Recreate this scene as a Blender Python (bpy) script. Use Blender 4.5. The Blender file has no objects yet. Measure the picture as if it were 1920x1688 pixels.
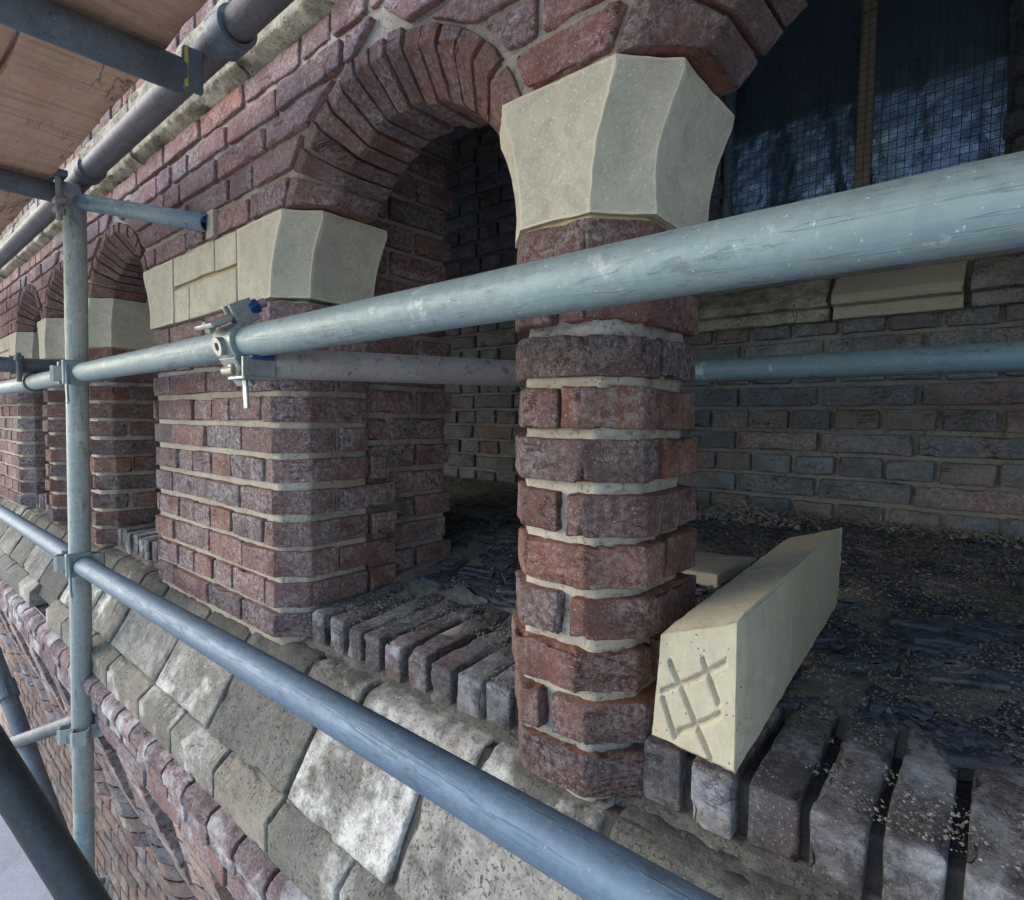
import bpy, math, random
import numpy as np
from mathutils import Matrix, Vector

sc = bpy.context.scene
COL = sc.collection
R = random.Random(7)

# ------------------------------------------------------------------ camera
def cam_axes(yaw, pitch, roll):
    f = np.array([-math.sin(yaw)*math.cos(pitch), math.cos(yaw)*math.cos(pitch), math.sin(pitch)])
    r0 = np.array([math.cos(yaw), math.sin(yaw), 0.0]); u0 = np.cross(r0, f)
    r = math.cos(roll)*r0 + math.sin(roll)*u0; u = -math.sin(roll)*r0 + math.cos(roll)*u0
    return r, u, f
cr, cu, cf = cam_axes(math.radians(40.5), math.radians(-3.1), math.radians(0.6))
cam = bpy.data.objects.new('camera', bpy.data.cameras.new('camera'))
COL.objects.link(cam)
cam.matrix_world = Matrix(((cr[0], cu[0], -cf[0], 0), (cr[1], cu[1], -cf[1], 0), (cr[2], cu[2], -cf[2], 0), (0, 0, 0, 1)))
cam.data.sensor_width = 36; cam.data.lens = 1070/1920*36
cam.data.clip_start = 0.01; cam.data.clip_end = 2000
sc.camera = cam

# ------------------------------------------------------------------ light
SUN_EL, SUN_AZ = 24.0, 236.0           # azimuth of the sun in degrees, from +Y clockwise (towards +X)
w = bpy.data.worlds.new('World'); sc.world = w; w.use_nodes = True
wn = w.node_tree; bg = wn.nodes['Background']
sky = wn.nodes.new('ShaderNodeTexSky'); sky.sky_type = 'NISHITA'; sky.sun_disc = False
sky.sun_elevation = math.radians(SUN_EL); sky.sun_rotation = math.radians(SUN_AZ)
sky.air_density = 1.0; sky.dust_density = 1.0; sky.ozone_density = 2.0
wn.links.new(sky.outputs[0], bg.inputs[0]); bg.inputs[1].default_value = 0.15
sl = bpy.data.lights.new('sun', 'SUN'); sl.energy = 0.6; sl.angle = math.radians(45); sl.color = (1, 0.98, 0.95)
so = bpy.data.objects.new('sun', sl); COL.objects.link(so)
sd = Vector((math.sin(math.radians(SUN_AZ))*math.cos(math.radians(SUN_EL)), math.cos(math.radians(SUN_AZ))*math.cos(math.radians(SUN_EL)), math.sin(math.radians(SUN_EL))))
so.rotation_euler = sd.to_track_quat('Z', 'Y').to_euler()
vs = sc.view_settings; vs.view_transform = 'Standard'; vs.look = 'None'; vs.gamma = 1; vs.use_curve_mapping = False
vs.exposure = 1.72
sc.cycles.max_bounces = 6; sc.cycles.diffuse_bounces = 4; sc.cycles.glossy_bounces = 3

# ------------------------------------------------------------------ noise
def _h(i, j, k, s):
    n = (i*374761393 + j*668265263 + k*2147483647 + s*1274126177) & 0xFFFFFFFF
    n = ((n ^ (n >> 13))*1274126177) & 0xFFFFFFFF
    n = ((n ^ (n >> 16))*2246822519) & 0xFFFFFFFF
    return ((n ^ (n >> 15)) & 0xFFFF)/32767.5 - 1.0
def noise(p, s=0):
    f = np.floor(p); t = p-f; t = t*t*(3-2*t); f = f.astype(np.int64)
    x, y, z = f[:, 0], f[:, 1], f[:, 2]; a, b, c = t[:, 0], t[:, 1], t[:, 2]
    L = lambda u, v, q: u+(v-u)*q
    return L(L(L(_h(x, y, z, s), _h(x+1, y, z, s), a), L(_h(x, y+1, z, s), _h(x+1, y+1, z, s), a), b),
             L(L(_h(x, y, z+1, s), _h(x+1, y, z+1, s), a), L(_h(x, y+1, z+1, s), _h(x+1, y+1, z+1, s), a), b), c)
def fbm(p, s=0, o=3):
    r = 0; a = 1.0
    for i in range(o): r = r+a*noise(p*2.03**i, s+i*17); a *= .5
    return r

# ------------------------------------------------------------------ mesh helpers
def make_mesh(name, V, F, mat, attrs=None, smooth=True):
    me = bpy.data.meshes.new(name)
    V = np.asarray(V, dtype=np.float32); nv = len(V)
    me.vertices.add(nv); me.vertices.foreach_set('co', V.ravel())
    sizes = np.array([len(f) for f in F], dtype=np.int32)
    idx = np.concatenate([np.asarray(f, dtype=np.int32) for f in F]) if not isinstance(F, np.ndarray) else F.ravel().astype(np.int32)
    me.loops.add(len(idx)); me.loops.foreach_set('vertex_index', idx)
    me.polygons.add(len(sizes))
    st = np.concatenate([[0], np.cumsum(sizes)[:-1]]).astype(np.int32)
    me.polygons.foreach_set('loop_start', st); me.polygons.foreach_set('loop_total', sizes)
    me.polygons.foreach_set('use_smooth', np.full(len(sizes), smooth))
    if attrs:
        for k, a in attrs.items():
            at = me.attributes.new(k, 'FLOAT', 'POINT'); at.data.foreach_set('value', np.asarray(a, dtype=np.float32))
    me.update(calc_edges=True)
    if mat: me.materials.append(mat)
    return me
def wloc(o):
    v = Vector(o.location)
    while o.parent: o = o.parent; v += Vector(o.location)
    return v
def link(name, me, parent=None, loc=(0, 0, 0)):
    o = bpy.data.objects.new(name, me); COL.objects.link(o); o.location = loc
    if parent: o.parent = parent; o.location = Vector(loc)-wloc(parent)
    return o
def thing(name, label, cat, loc=(0, 0, 0), group=None):
    o = bpy.data.objects.new(name, None); COL.objects.link(o); o.location = loc; o.empty_display_size = .05
    o['label'] = label; o['category'] = cat
    if group: o['group'] = group
    return o
def tag(o, label, cat, group=None):
    o['label'] = label; o['category'] = cat
    if group: o['group'] = group
    return o
def struct(o): o['kind'] = 'structure'; return o
def stuff(o): o['kind'] = 'stuff'; return o
def vnormals(V, F):
    N = np.zeros_like(V)
    a, b, c, d = (V[F[:, i]] for i in range(4))
    n = np.cross(c-a, d-b)
    for i in range(4): np.add.at(N, F[:, i], n)
    return N/np.maximum(np.linalg.norm(N, axis=1, keepdims=True), 1e-12)

WARP = .0018
_seed = [1]
def nseed(): _seed[0] += 1; return _seed[0]

def axis_pts(h, r, seg):
    n = max(1, int(round((2*h-2*r)/seg)))
    mid = np.linspace(-(h-r), h-r, n+1)
    if r > 0 and 2*(h-r) > 3.2*r: mid = np.unique(np.concatenate([[mid[0], mid[0]+r*1.1], mid[(mid > mid[0]+r*1.6) & (mid < mid[-1]-r*1.6)], [mid[-1]-r*1.1, mid[-1]]]))
    return np.concatenate([[-h, -h+r*.3], mid, [h-r*.3, h]])
_gridcache = {}
def box_grid(nx, ny, nz):
    k = (nx, ny, nz)
    if k in _gridcache: return _gridcache[k]
    I = -np.ones((nx, ny, nz), dtype=np.int64)
    g = np.indices((nx, ny, nz)).reshape(3, -1).T
    m = (g[:, 0] == 0) | (g[:, 0] == nx-1) | (g[:, 1] == 0) | (g[:, 1] == ny-1) | (g[:, 2] == 0) | (g[:, 2] == nz-1)
    g = g[m]; I[g[:, 0], g[:, 1], g[:, 2]] = np.arange(len(g))
    F = []
    def face(S, flip):
        q = np.stack([S[:-1, :-1], S[1:, :-1], S[1:, 1:], S[:-1, 1:]], -1).reshape(-1, 4)
        F.append(q[:, ::-1] if flip else q)
    face(I[0], True); face(I[-1], False); face(I[:, 0], False); face(I[:, -1], True); face(I[:, :, 0], True); face(I[:, :, -1], False)
    _gridcache[k] = (g, np.concatenate(F)); return _gridcache[k]

def displace(V, F, amp, freq, seed, edge=None, chip=.0, chipthr=.25, flat=True):
    """rough the surface; edge = 0..1 nearness to an arris, chips bite into arrises"""
    P = V+seed*3.17
    if chip > 0: V = V+np.stack([noise(P*11, 91), noise(P*11, 92), noise(P*11, 93)], 1)*WARP*(1+.5*noise(P*30, 94))[:, None]
    N = vnormals(V, F)
    d = amp*(fbm(P*freq, seed)*.7 + .45*noise(P*freq*6, seed+5))
    if chip > 0 and amp > 0:
        n_ = noise(P*[10, 10, 40], seed+31)+.35*noise(P*[30, 30, 90], seed+33); d = d-.0022*np.exp(-(n_/.10)**2)*np.clip(fbm(P*14, seed+35, 2)+.1, 0, 1)
    ch = np.zeros(len(V))
    if edge is not None and chip > 0:
        c = fbm(P*38, seed+9, 2)
        m = np.clip((c-chipthr)*2.2, 0, 1)*edge
        ch = m; d = d-chip*m
    return V+N*d[:, None], ch

def rbox(dim, mat, r=.004, seg=(.014, .014, .014), amp=.0012, freq=22, chip=.005, chipthr=.3, warp=None, seed=None, name='brick', rot=None, front=None):
    """rough rounded box centred on 0; warp maps Nx3 -> Nx3 before roughening"""
    h = np.array(dim)/2; r = min(r, .45*h.min()); seed = seed or nseed()
    if not isinstance(seg, (tuple, list)): seg = (seg,)*3
    ax = [axis_pts(h[i], r, seg[i]) for i in range(3)]
    g, F = box_grid(*[len(a) for a in ax])
    V = np.stack([ax[i][g[:, i]] for i in range(3)], 1)
    inner = np.clip(V, -(h-r), h-r); d = V-inner; l = np.linalg.norm(d, axis=1, keepdims=True)
    V = inner+np.where(l > 1e-9, d/np.maximum(l, 1e-9)*r, 0)
    nearedge = ((np.abs(V) > (h-r*1.6-.001)).sum(1) >= 2).astype(float)
    jt = np.zeros(len(V))
    if front == '-y': jt = np.clip((V[:, 1]+h[1]-.004)/.004, 0, 1)
    if warp: V = warp(V)
    V, ch = displace(V, F, amp, freq, seed, nearedge, chip, chipthr)
    if rot is not None: V = V@np.array(rot.to_3x3()).T
    return make_mesh(name, V, F, mat, {'chip': ch, 'joint': jt, 'arris': nearedge})

def prism(poly, h0, h1, fn, mat, r=.004, seg=.014, amp=.0012, freq=22, chip=.005, chipthr=.3, caprings=3, seed=None, name='brick'):
    """rough prism: polygon (u,v) CCW extruded over h; fn maps Nx3 (u,v,h) -> Nx3"""
    seed = seed or nseed(); poly = np.asarray(poly, float); n = len(poly)
    out = []; cor = []
    for i in range(n):
        a, b = poly[i], poly[(i+1) % n]; L = np.linalg.norm(b-a); e = (b-a)/L; rr = min(r, L*.3)
        k = max(1, int(round((L-2*rr)/seg)))
        ts = np.linspace(rr, L-rr, k+1)
        if L > 8*rr: ts = np.concatenate([[rr, 2.1*rr], ts[(ts > 2.8*rr) & (ts < L-2.8*rr)], [L-2.1*rr, L-rr]])
        for t in ts: out.append(a+e*t); cor.append(1.0 if (t < rr*1.3 or t > L-rr*1.3) else 0.)
        nb = poly[(i+2) % n]; e2 = (nb-b)/np.linalg.norm(nb-b); out.append(b+(e2-e)*rr*.22); cor.append(1.)
    O = np.array(out); cor = np.array(cor); m = len(O)
    T = np.roll(O, -1, 0)-np.roll(O, 1, 0); T /= np.maximum(np.linalg.norm(T, axis=1, keepdims=True), 1e-9)
    Nn = np.stack([T[:, 1], -T[:, 0]], 1); c = poly.mean(0)
    H = h1-h0; rh = min(r, H*.3); k = max(1, int(round((H-2*rh)/seg)))
    rings = []; edges = []; jts = []
    def ring(inset, scale, h, e):
        jts.append(np.full(m, 1. if scale < 1 else (.5 if e == 1. and inset == r else 0.)))
        Q = (O-Nn*inset-c)*scale+c
        rings.append(np.concatenate([Q, np.full((m, 1), h)], 1)); edges.append(np.full(m, e) if e is not None else cor)
    for s in np.linspace(.12, .8, caprings): ring(r, s, h0, 0.)
    ring(r, 1, h0, 1.); ring(r*.3, 1, h0+rh*.3, 1.)
    ts = np.linspace(h0+rh, h1-rh, k+1)
    if H > 8*rh: ts = np.concatenate([[h0+rh, h0+2.1*rh], ts[(ts > h0+2.8*rh) & (ts < h1-2.8*rh)], [h1-2.1*rh, h1-rh]])
    for t in ts: ring(0, 1, t, None)
    ring(r*.3, 1, h1-rh*.3, 1.); ring(r, 1, h1, 1.)
    for s in np.linspace(.8, .12, caprings): ring(r, s, h1, 0.)
    V = np.concatenate(rings); E = np.concatenate(edges); nr = len(rings)
    i = np.arange(m); j = (i+1) % m; F = []
    for q in range(nr-1): F.append(np.stack([q*m+i, q*m+j, (q+1)*m+j, (q+1)*m+i], 1))
    # end caps: close the small rings with quads to a centre
    V = np.concatenate([V, [[c[0], c[1], h0], [c[0], c[1], h1]]]); E = np.concatenate([E, [0, 0]]); JT = np.concatenate(jts+[[1., 1.]])
    c0, c1 = len(V)-2, len(V)-1
    F.append(np.stack([np.full(m, c0), np.full(m, c0), j, i], 1)); F.append(np.stack([(nr-1)*m+i, (nr-1)*m+j, np.full(m, c1), np.full(m, c1)], 1))
    F = np.concatenate(F)
    V = fn(V)
    # keep outward orientation
    a = V[F[m*caprings+3*m]]; nrm = np.cross(a[2]-a[0], a[3]-a[1]); ctr = V.mean(0)
    if np.dot(nrm, a.mean(0)-ctr) < 0: F = F[:, ::-1]
    V, ch = displace(V, F, amp, freq, seed, E, chip, chipthr)
    org = V.mean(0)
    FL = []
    for q in F:
        u = []
        for x in q:
            if x not in u: u.append(int(x))
        FL.append(u)
    return make_mesh(name, V-org, FL, mat, {'chip': ch, 'joint': JT, 'arris': E}), org

def tube_mesh(p0, p1, rad, mat, wall=.0035, n=28, seglen=.12, wob=0.0, name='tube'):
    p0 = np.array(p0, float); p1 = np.array(p1, float); d = p1-p0; L = np.linalg.norm(d); d /= L
    u = np.cross(d, [0, 0, 1.0]) if abs(d[2]) < .9 else np.cross(d, [1.0, 0, 0]); u /= np.linalg.norm(u); v = np.cross(d, u)
    k = max(1, int(L/seglen)); ang = np.linspace(0, 2*math.pi, n, endpoint=False)
    c = np.stack([np.cos(ang), np.sin(ang)], 1)
    prof = [(rad, t) for t in np.linspace(.001, L-.001, k+1)]
    prof = [(rad-.001, 0)]+prof+[(rad-.001, L), (rad-wall, L), (rad-wall, L-.06 if L > .2 else L*.6)]
    prof = [(rad-wall, .06 if L > .2 else L*.4), (rad-wall, 0)]+prof
    V = np.concatenate([p0+d*t+(c[:, :1]*u+c[:, 1:]*v)*rr for rr, t in prof]); m = n
    i = np.arange(n); j = (i+1) % n
    F = np.concatenate([np.stack([q*m+i, q*m+j, (q+1)*m+j, (q+1)*m+i], 1) for q in range(len(prof)-1)])
    mid = (p0+p1)/2
    if wob: V = V+(d*0+np.stack([noise((V-mid)*[3, 3, 3]+5)]*3, 1)*wob)
    return make_mesh(name, V-mid, F, mat), mid
def tube(name, p0, p1, rad, mat, parent=None, **k):
    me, mid = tube_mesh(p0, p1, rad, mat, name=name, **k)
    return link(name, me, parent, mid)
def solid(name, V, F, mat, parent=None, smooth=False, attrs=None):
    V = np.asarray(V, float); o = V.mean(0)
    return link(name, make_mesh(name, V-o, F, mat, attrs, smooth), parent, o)
def frame(p, x, y, z):
    M = Matrix.Identity(4)
    for i in range(3): M[i][0] = x[i]; M[i][1] = y[i]; M[i][2] = z[i]; M[i][3] = p[i]
    return M
def cyl(name, p0, p1, rad, mat, parent=None, n=16, cap=True, r1=None):
    p0 = np.array(p0, float); p1 = np.array(p1, float); d = p1-p0; L = np.linalg.norm(d); d /= L; r1 = rad if r1 is None else r1
    u = np.cross(d, [0, 0, 1.0]) if abs(d[2]) < .9 else np.cross(d, [1.0, 0, 0]); u /= np.linalg.norm(u); v = np.cross(d, u)
    a = np.linspace(0, 2*math.pi, n, endpoint=False); c = np.cos(a)[:, None]*u+np.sin(a)[:, None]*v
    b = min(rad, r1)*.12
    V = np.concatenate([p0+c*(rad-b), p0+d*b+c*rad, p1-d*b+c*r1, p1+c*(r1-b)])
    F = [[k*n+i, k*n+(i+1) % n, (k+1)*n+(i+1) % n, (k+1)*n+i] for k in range(3) for i in range(n)]
    F += [list(range(n))[::-1], list(range(3*n, 4*n))]
    return solid(name, V, F, mat, parent)
def band(name, p, axis, rad, width, thick, a0, a1, mat, parent=None, n=20, ref=(0, 0, 1)):
    """curved strap round an axis, from angle a0 to a1 (degrees), with square section"""
    d = np.array(axis, float); d /= np.linalg.norm(d); rf = np.array(ref, float)
    u = rf-d*np.dot(rf, d); u /= np.linalg.norm(u); v = np.cross(d, u); p = np.array(p, float)
    a = np.radians(np.linspace(a0, a1, n)); V = []
    for t in a:
        c = math.cos(t)*u+math.sin(t)*v
        for rr, s in ((rad, -1), (rad+thick, -1), (rad+thick, 1), (rad, 1)): V.append(p+c*rr+d*s*width/2)
    F = [[k*4+i, k*4+(i+1) % 4, (k+1)*4+(i+1) % 4, (k+1)*4+i] for k in range(n-1) for i in range(4)]+[[3, 2, 1, 0], [4*n-4, 4*n-3, 4*n-2, 4*n-1]]
    return solid(name, V, F, mat, parent)
def hexbox(name, c, x, y, z, dim, mat, parent=None, r=.0015):
    """small bevelled box with its own axes"""
    me = rbox(dim, mat, r=r, seg=.05, amp=0, chip=0, name=name)
    o = link(name, me, None, (0, 0, 0)); M = frame(c, x, y, z)
    o.matrix_world = M
    if parent: o.parent = parent; o.matrix_parent_inverse = Matrix.Identity(4); M2 = Matrix.Translation(-wloc(parent))@M; o.matrix_basis = M2
    return o

# ------------------------------------------------------------------ materials
def new_mat(name):
    m = bpy.data.materials.new(name); m.use_nodes = True
    nt = m.node_tree; b = nt.nodes['Principled BSDF']
    return m, nt, b
class G:
    """tiny node-graph helper"""
    def __init__(s, nt, world=False):
        s.nt = nt; tc = nt.nodes.new('ShaderNodeTexCoord'); oi = nt.nodes.new('ShaderNodeObjectInfo')
        s.rnd = oi.outputs['Random']
        if world: s.co = nt.nodes.new('ShaderNodeNewGeometry').outputs['Position']
        else:
            mul = nt.nodes.new('ShaderNodeMath'); mul.operation = 'MULTIPLY'; mul.inputs[1].default_value = 53.7; nt.links.new(s.rnd, mul.inputs[0])
            add = nt.nodes.new('ShaderNodeVectorMath'); add.operation = 'ADD'; nt.links.new(tc.outputs['Object'], add.inputs[0]); nt.links.new(mul.outputs[0], add.inputs[1])
            s.co = add.outputs[0]
        s.tc = tc
    def scale(s, v):
        n = s.nt.nodes.new('ShaderNodeVectorMath'); n.operation = 'MULTIPLY'; s.nt.links.new(s.co, n.inputs[0]); n.inputs[1].default_value = v; return n.outputs[0]
    def noise(s, sc_, det=5, rough=.6, dist=0, co=None):
        n = s.nt.nodes.new('ShaderNodeTexNoise'); n.inputs['Scale'].default_value = sc_; n.inputs['Detail'].default_value = det
        n.inputs['Roughness'].default_value = rough; n.inputs['Distortion'].default_value = dist; s.nt.links.new(co or s.co, n.inputs['Vector']); return n.outputs['Fac']
    def voro(s, sc_, co=None, feat='F1'):
        n = s.nt.nodes.new('ShaderNodeTexVoronoi'); n.feature = feat; n.inputs['Scale'].default_value = sc_; s.nt.links.new(co or s.co, n.inputs['Vector']); return n.outputs['Distance']
    def ramp(s, f, stops, interp='LINEAR'):
        n = s.nt.nodes.new('ShaderNodeValToRGB'); s.nt.links.new(f, n.inputs[0]); e = n.color_ramp.elements; n.color_ramp.interpolation = interp
        while len(e) < len(stops): e.new(.5)
        for i, (p, c) in enumerate(stops): e[i].position = p; e[i].color = (*c, 1) if isinstance(c, tuple) else (c, c, c, 1)
        return n.outputs[0]
    def mix(s, f, a, b, mode='MIX'):
        n = s.nt.nodes.new('ShaderNodeMix'); n.data_type = 'RGBA'; n.blend_type = mode
        for sock, v in ((n.inputs[0], f), (n.inputs[6], a), (n.inputs[7], b)):
            if hasattr(v, 'links'): s.nt.links.new(v, sock)
            else: sock.default_value = v if isinstance(v, (int, float)) else (*v, 1)
        return n.outputs[2]
    def math(s, op, a, b=0.0):
        n = s.nt.nodes.new('ShaderNodeMath'); n.operation = op
        for k, v in ((0, a), (1, b)):
            if hasattr(v, 'links'): s.nt.links.new(v, n.inputs[k])
            else: n.inputs[k].default_value = v
        return n.outputs[0]
    def attr(s, name):
        n = s.nt.nodes.new('ShaderNodeAttribute'); n.attribute_name = name; return n.outputs['Fac']
    def bump(s, b, hts, strength=.6, dist=.004):
        prev = None
        for h, d in hts:
            n = s.nt.nodes.new('ShaderNodeBump'); n.inputs['Strength'].default_value = strength; n.inputs['Distance'].default_value = d
            s.nt.links.new(h, n.inputs['Height'])
            if prev: s.nt.links.new(prev, n.inputs['Normal'])
            prev = n.outputs[0]
        s.nt.links.new(prev, b.inputs['Normal'])
    def set(s, b, sock, v):
        if hasattr(v, 'links'): s.nt.links.new(v, b.inputs[sock])
        else: b.inputs[sock].default_value = v

def brick_mat(name, pal, frost=(.40, .36, .37), frost_amt=.5, chipc=(.34, .115, .05), soot=0.0, white=0.0, sootc=(.022, .023, .027), chip_amt=.75, joint_amt=.7, arris=.35):
    m, nt, b = new_mat(name); g = G(nt)
    base = g.ramp(g.rnd, [(i/len(pal), c) for i, c in enumerate(pal)], 'CONSTANT')
    n1 = g.noise(16, 7, .7, .3)
    base = g.mix(g.ramp(n1, [(.34, 0.), (.7, 1.)]), base, g.mix(.6, base, tuple(x*.4 for x in pal[0])))
    n4 = g.noise(9, 4, .6)
    base = g.mix(g.math('MULTIPLY', g.ramp(n4, [(.52, 0.), (.72, 1.)]), .45), base, (.22, .085, .055))
    nf = g.noise(120, 8, .8, .5); nb = g.noise(10, 5, .65, .4)
    rv = g.math('FRACT', g.math('MULTIPLY', g.rnd, 7.31))
    fm = g.math('MULTIPLY', g.math('MULTIPLY', g.ramp(nf, [(.44, 0.), (.60, 1.)]), g.ramp(nb, [(.36, .08), (.60, 1.)])), g.ramp(rv, [(0., .55), (1., 1.)]))
    base = g.mix(g.math('MULTIPLY', fm, frost_amt), base, frost)
    sp = g.ramp(g.noise(420, 2, .6), [(.62, 0.), (.70, 1.)])
    base = g.mix(g.math('MULTIPLY', sp, min(1., frost_amt*.8)), base, tuple(min(.7, x*1.35) for x in frost))
    dk = g.ramp(g.noise(210, 5, .75), [(.58, 0.), (.68, 1.)])
    base = g.mix(g.math('MULTIPLY', dk, .75), base, (.022, .017, .018))
    if white:
        nw = g.noise(7, 6, .65, .6); wm = g.math('MULTIPLY', g.ramp(nw, [(.50, 0.), (.62, 1.)]), g.ramp(g.noise(70, 6, .75), [(.35, .25), (.55, 1.)]))
        base = g.mix(g.math('MULTIPLY', wm, white), base, (.55, .55, .55))
    if soot:
        ns = g.noise(6, 7, .72, .5); base = g.mix(g.math('MULTIPLY', g.ramp(ns, [(.35, 0.), (.6, 1.)]), soot), base, sootc)
    cr_ = g.noise(4, 8, .68, 2.0, g.scale((1, 1, 3.5)))
    crk = g.math('MULTIPLY', g.ramp(g.math('ABSOLUTE', g.math('SUBTRACT', cr_, .5)), [(0., 1.), (.010, 0.)]), g.ramp(g.noise(13, 3, .6), [(.52, 0.), (.60, 1.)]))
    base = g.mix(g.math('MULTIPLY', crk, .6), base, (.02, .015, .015))
    cm = g.ramp(g.math('ADD', g.attr('chip'), g.math('MULTIPLY', g.math('SUBTRACT', nf, .5), .8)), [(.42, 0.), (.62, 1.)])
    base = g.mix(g.math('MULTIPLY', cm, chip_amt), base, g.mix(n1, chipc, tuple(x*.45 for x in chipc)))
    jm = g.math('MULTIPLY', g.math('MULTIPLY', g.attr('joint'), g.ramp(n1, [(.35, .35), (.6, 1.)])), joint_amt)
    base = g.mix(jm, base, chipc)
    g.set(b, 'Base Color', base); b.inputs['Roughness'].default_value = .9; b.inputs['Specular IOR Level'].default_value = .2
    wave = g.noise(20, 7, .7, 1.6, g.scale((.5, .5, 2.2)))
    g.bump(b, [(g.math('SUBTRACT', wave, g.math('MULTIPLY', crk, .4)), .0038), (g.noise(110, 6, .8, .3), .0026), (g.noise(380, 3, .7), .0014)], .95)
    return m
def stone_mat(name, c1, c2, spots=None, pores=0.0, white=0.0, moss=None, rough=.85, stain=None, world=False, bump=.0025, blotch=0.0, pale=0.0, edge=None, gate=True, wth=.51):
    m, nt, b = new_mat(name); g = G(nt, world)
    base = g.mix(g.ramp(g.noise(7, 6, .6, .4), [(.3, 0.), (.7, 1.)]), c1, c2)
    base = g.mix(g.math('MULTIPLY', g.math('SUBTRACT', g.rnd, .5), .35), base, (.9, .88, .8), 'MULTIPLY')
    hts = [(g.noise(45, 6, .7), bump), (g.noise(300, 2, .7), .0006)]
    if stain: base = g.mix(g.math('MULTIPLY', g.ramp(g.noise(5, 5, .65, 1.), [(.5, 0.), (.72, 1.)]), .5), base, stain)
    if pale:
        base = g.mix(1.0, base, g.ramp(g.math('FRACT', g.math('MULTIPLY', g.rnd, 3.37)), [(0., (.58, .6, .64)), (.5, (1., .98, .94)), (1., (1.22, 1.18, 1.10))]), 'MULTIPLY')
        pm = g.math('MULTIPLY', g.math('MULTIPLY', g.ramp(g.math('FRACT', g.math('MULTIPLY', g.rnd, 5.7)), [(.62, 0.), (.78, 1.)]), g.ramp(g.noise(11, 8, .72), [(.40, 0.), (.56, 1.)])), pale*1.4); base = g.mix(pm, base, (.50, .475, .42))
    if blotch:
        base = g.mix(g.math('MULTIPLY', g.ramp(g.noise(34, 8, .78, .6), [(.45, 0.), (.7, 1.)]), blotch), base, tuple(x*(.42 if c1[0] < .3 else .72) for x in c1))
        base = g.mix(g.math('MULTIPLY', g.ramp(g.noise(260, 3, .7), [(.6, 0.), (.7, 1.)]), blotch), base, tuple(min(.75, x*1.5) for x in c2))
    if spots:
        v = g.voro(150); sp = g.math('MULTIPLY', g.ramp(v, [(.13, 1.), (.2, 0.)]), g.ramp(g.noise(60, 2), [(.52, 0.), (.56, 1.)])); base = g.mix(sp, base, spots)
    if pores:
        v = g.math('MULTIPLY', g.ramp(g.noise(190, 4, .65, .3), [(.56, 0.), (.63, 1.)]), g.ramp(g.noise(22, 4, .7), [(.42, 0.), (.6, 1.)])); base = g.mix(g.math('MULTIPLY', v, pores), base, (.05, .045, .035))
        hts.append((g.math('SUBTRACT', 1., v), .004))
    if white:
        wm = g.math('MULTIPLY', g.ramp(g.noise(4.2, 9, .7, .1), [(wth, 0.), (wth+.09, 1.)]), g.ramp(g.noise(30, 8, .8), [(.36, .1), (.56, 1.)])); wm = g.math('MULTIPLY', g.math('MULTIPLY', wm, white), g.ramp(g.math('FRACT', g.math('MULTIPLY', g.rnd, 9.13)), [(.45, .12 if gate else 1.), (.6, 1.)])); base = g.mix(wm, base, (.63, .61, .56)); hts.append((wm, .001))
    if moss:
        mm = g.ramp(g.noise(14, 7, .75), [(.45, 0.), (.6, 1.)]); base = g.mix(g.math('MULTIPLY', mm, .75), base, moss); hts.append((mm, .003))
    if edge: base = g.mix(g.math('MULTIPLY', g.ramp(g.math('ADD', g.attr('chip'), g.math('MULTIPLY', g.math('SUBTRACT', g.noise(45, 6, .7), .5), 1.2)), [(.45, 0.), (.75, 1.)]), .75), base, edge)
    g.set(b, 'Base Color', base); b.inputs['Roughness'].default_value = rough; b.inputs['Specular IOR Level'].default_value = .25
    g.bump(b, hts, .7); return m
def steel_mat(name, c1, c2, rough=.38, metal=.75, dirt=(.10, .10, .10), dirt_amt=.35, paint=None, axis=(1, 1, 1), rust=.25):
    m, nt, b = new_mat(name); g = G(nt)
    s1 = g.noise(9, 7, .65, .3, g.scale(axis)); s2 = g.noise(120, 5, .75, 0, g.scale(axis))
    base = g.mix(g.ramp(s1, [(.32, 0.), (.68, 1.)]), c1, c2)
    n = nt.nodes.new('ShaderNodeTexVoronoi'); n.inputs['Scale'].default_value = 130; nt.links.new(g.co, n.inputs['Vector'])
    cell = g.math('FRACT', g.math('MULTIPLY', g.ramp(n.outputs['Color'], [(0., 0.), (1., 1.)]), 3.))
    base = g.mix(g.math('MULTIPLY', cell, .22), base, tuple(x*.55 for x in c1))
    base = g.mix(g.math('MULTIPLY', g.ramp(g.noise(42, 9, .8, .3, g.scale(axis)), [(.56, 0.), (.62, 1.)]), dirt_amt), base, dirt)
    sp = g.ramp(g.noise(190, 3, .7), [(.66, 0.), (.70, 1.)]); base = g.mix(g.math('MULTIPLY', sp, .6), base, tuple(min(.7, x*1.9) for x in c2))
    sc1 = g.ramp(g.math('ABSOLUTE', g.math('SUBTRACT', g.noise(26, 4, .6, .6, g.scale(tuple((.10 if q < 1 else 2.6) for q in axis) if min(axis) < 1 else (1, 1, 1))), .5)), [(0., 1.), (.010, 0.)])
    base = g.mix(g.math('MULTIPLY', sc1, .35), base, tuple(x*.35 for x in c1))
    if paint: base = g.mix(g.math('MULTIPLY', g.ramp(g.noise(13, 6, .7, .2), [(.60, 0.), (.63, 1.)]), .8), base, paint)
    rs = g.ramp(g.noise(60, 6, .75), [(.66, 0.), (.72, 1.)]); base = g.mix(g.math('MULTIPLY', rs, rust), base, (.16, .075, .035))
    g.set(b, 'Base Color', base); b.inputs['Metallic'].default_value = metal
    g.set(b, 'Roughness', g.ramp(s2, [(.2, rough-.1), (.8, min(1., rough+.2))]))
    g.bump(b, [(g.noise(14, 4, .6), .0025), (s2, .0008), (sc1, .0006)], .5); return m

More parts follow.
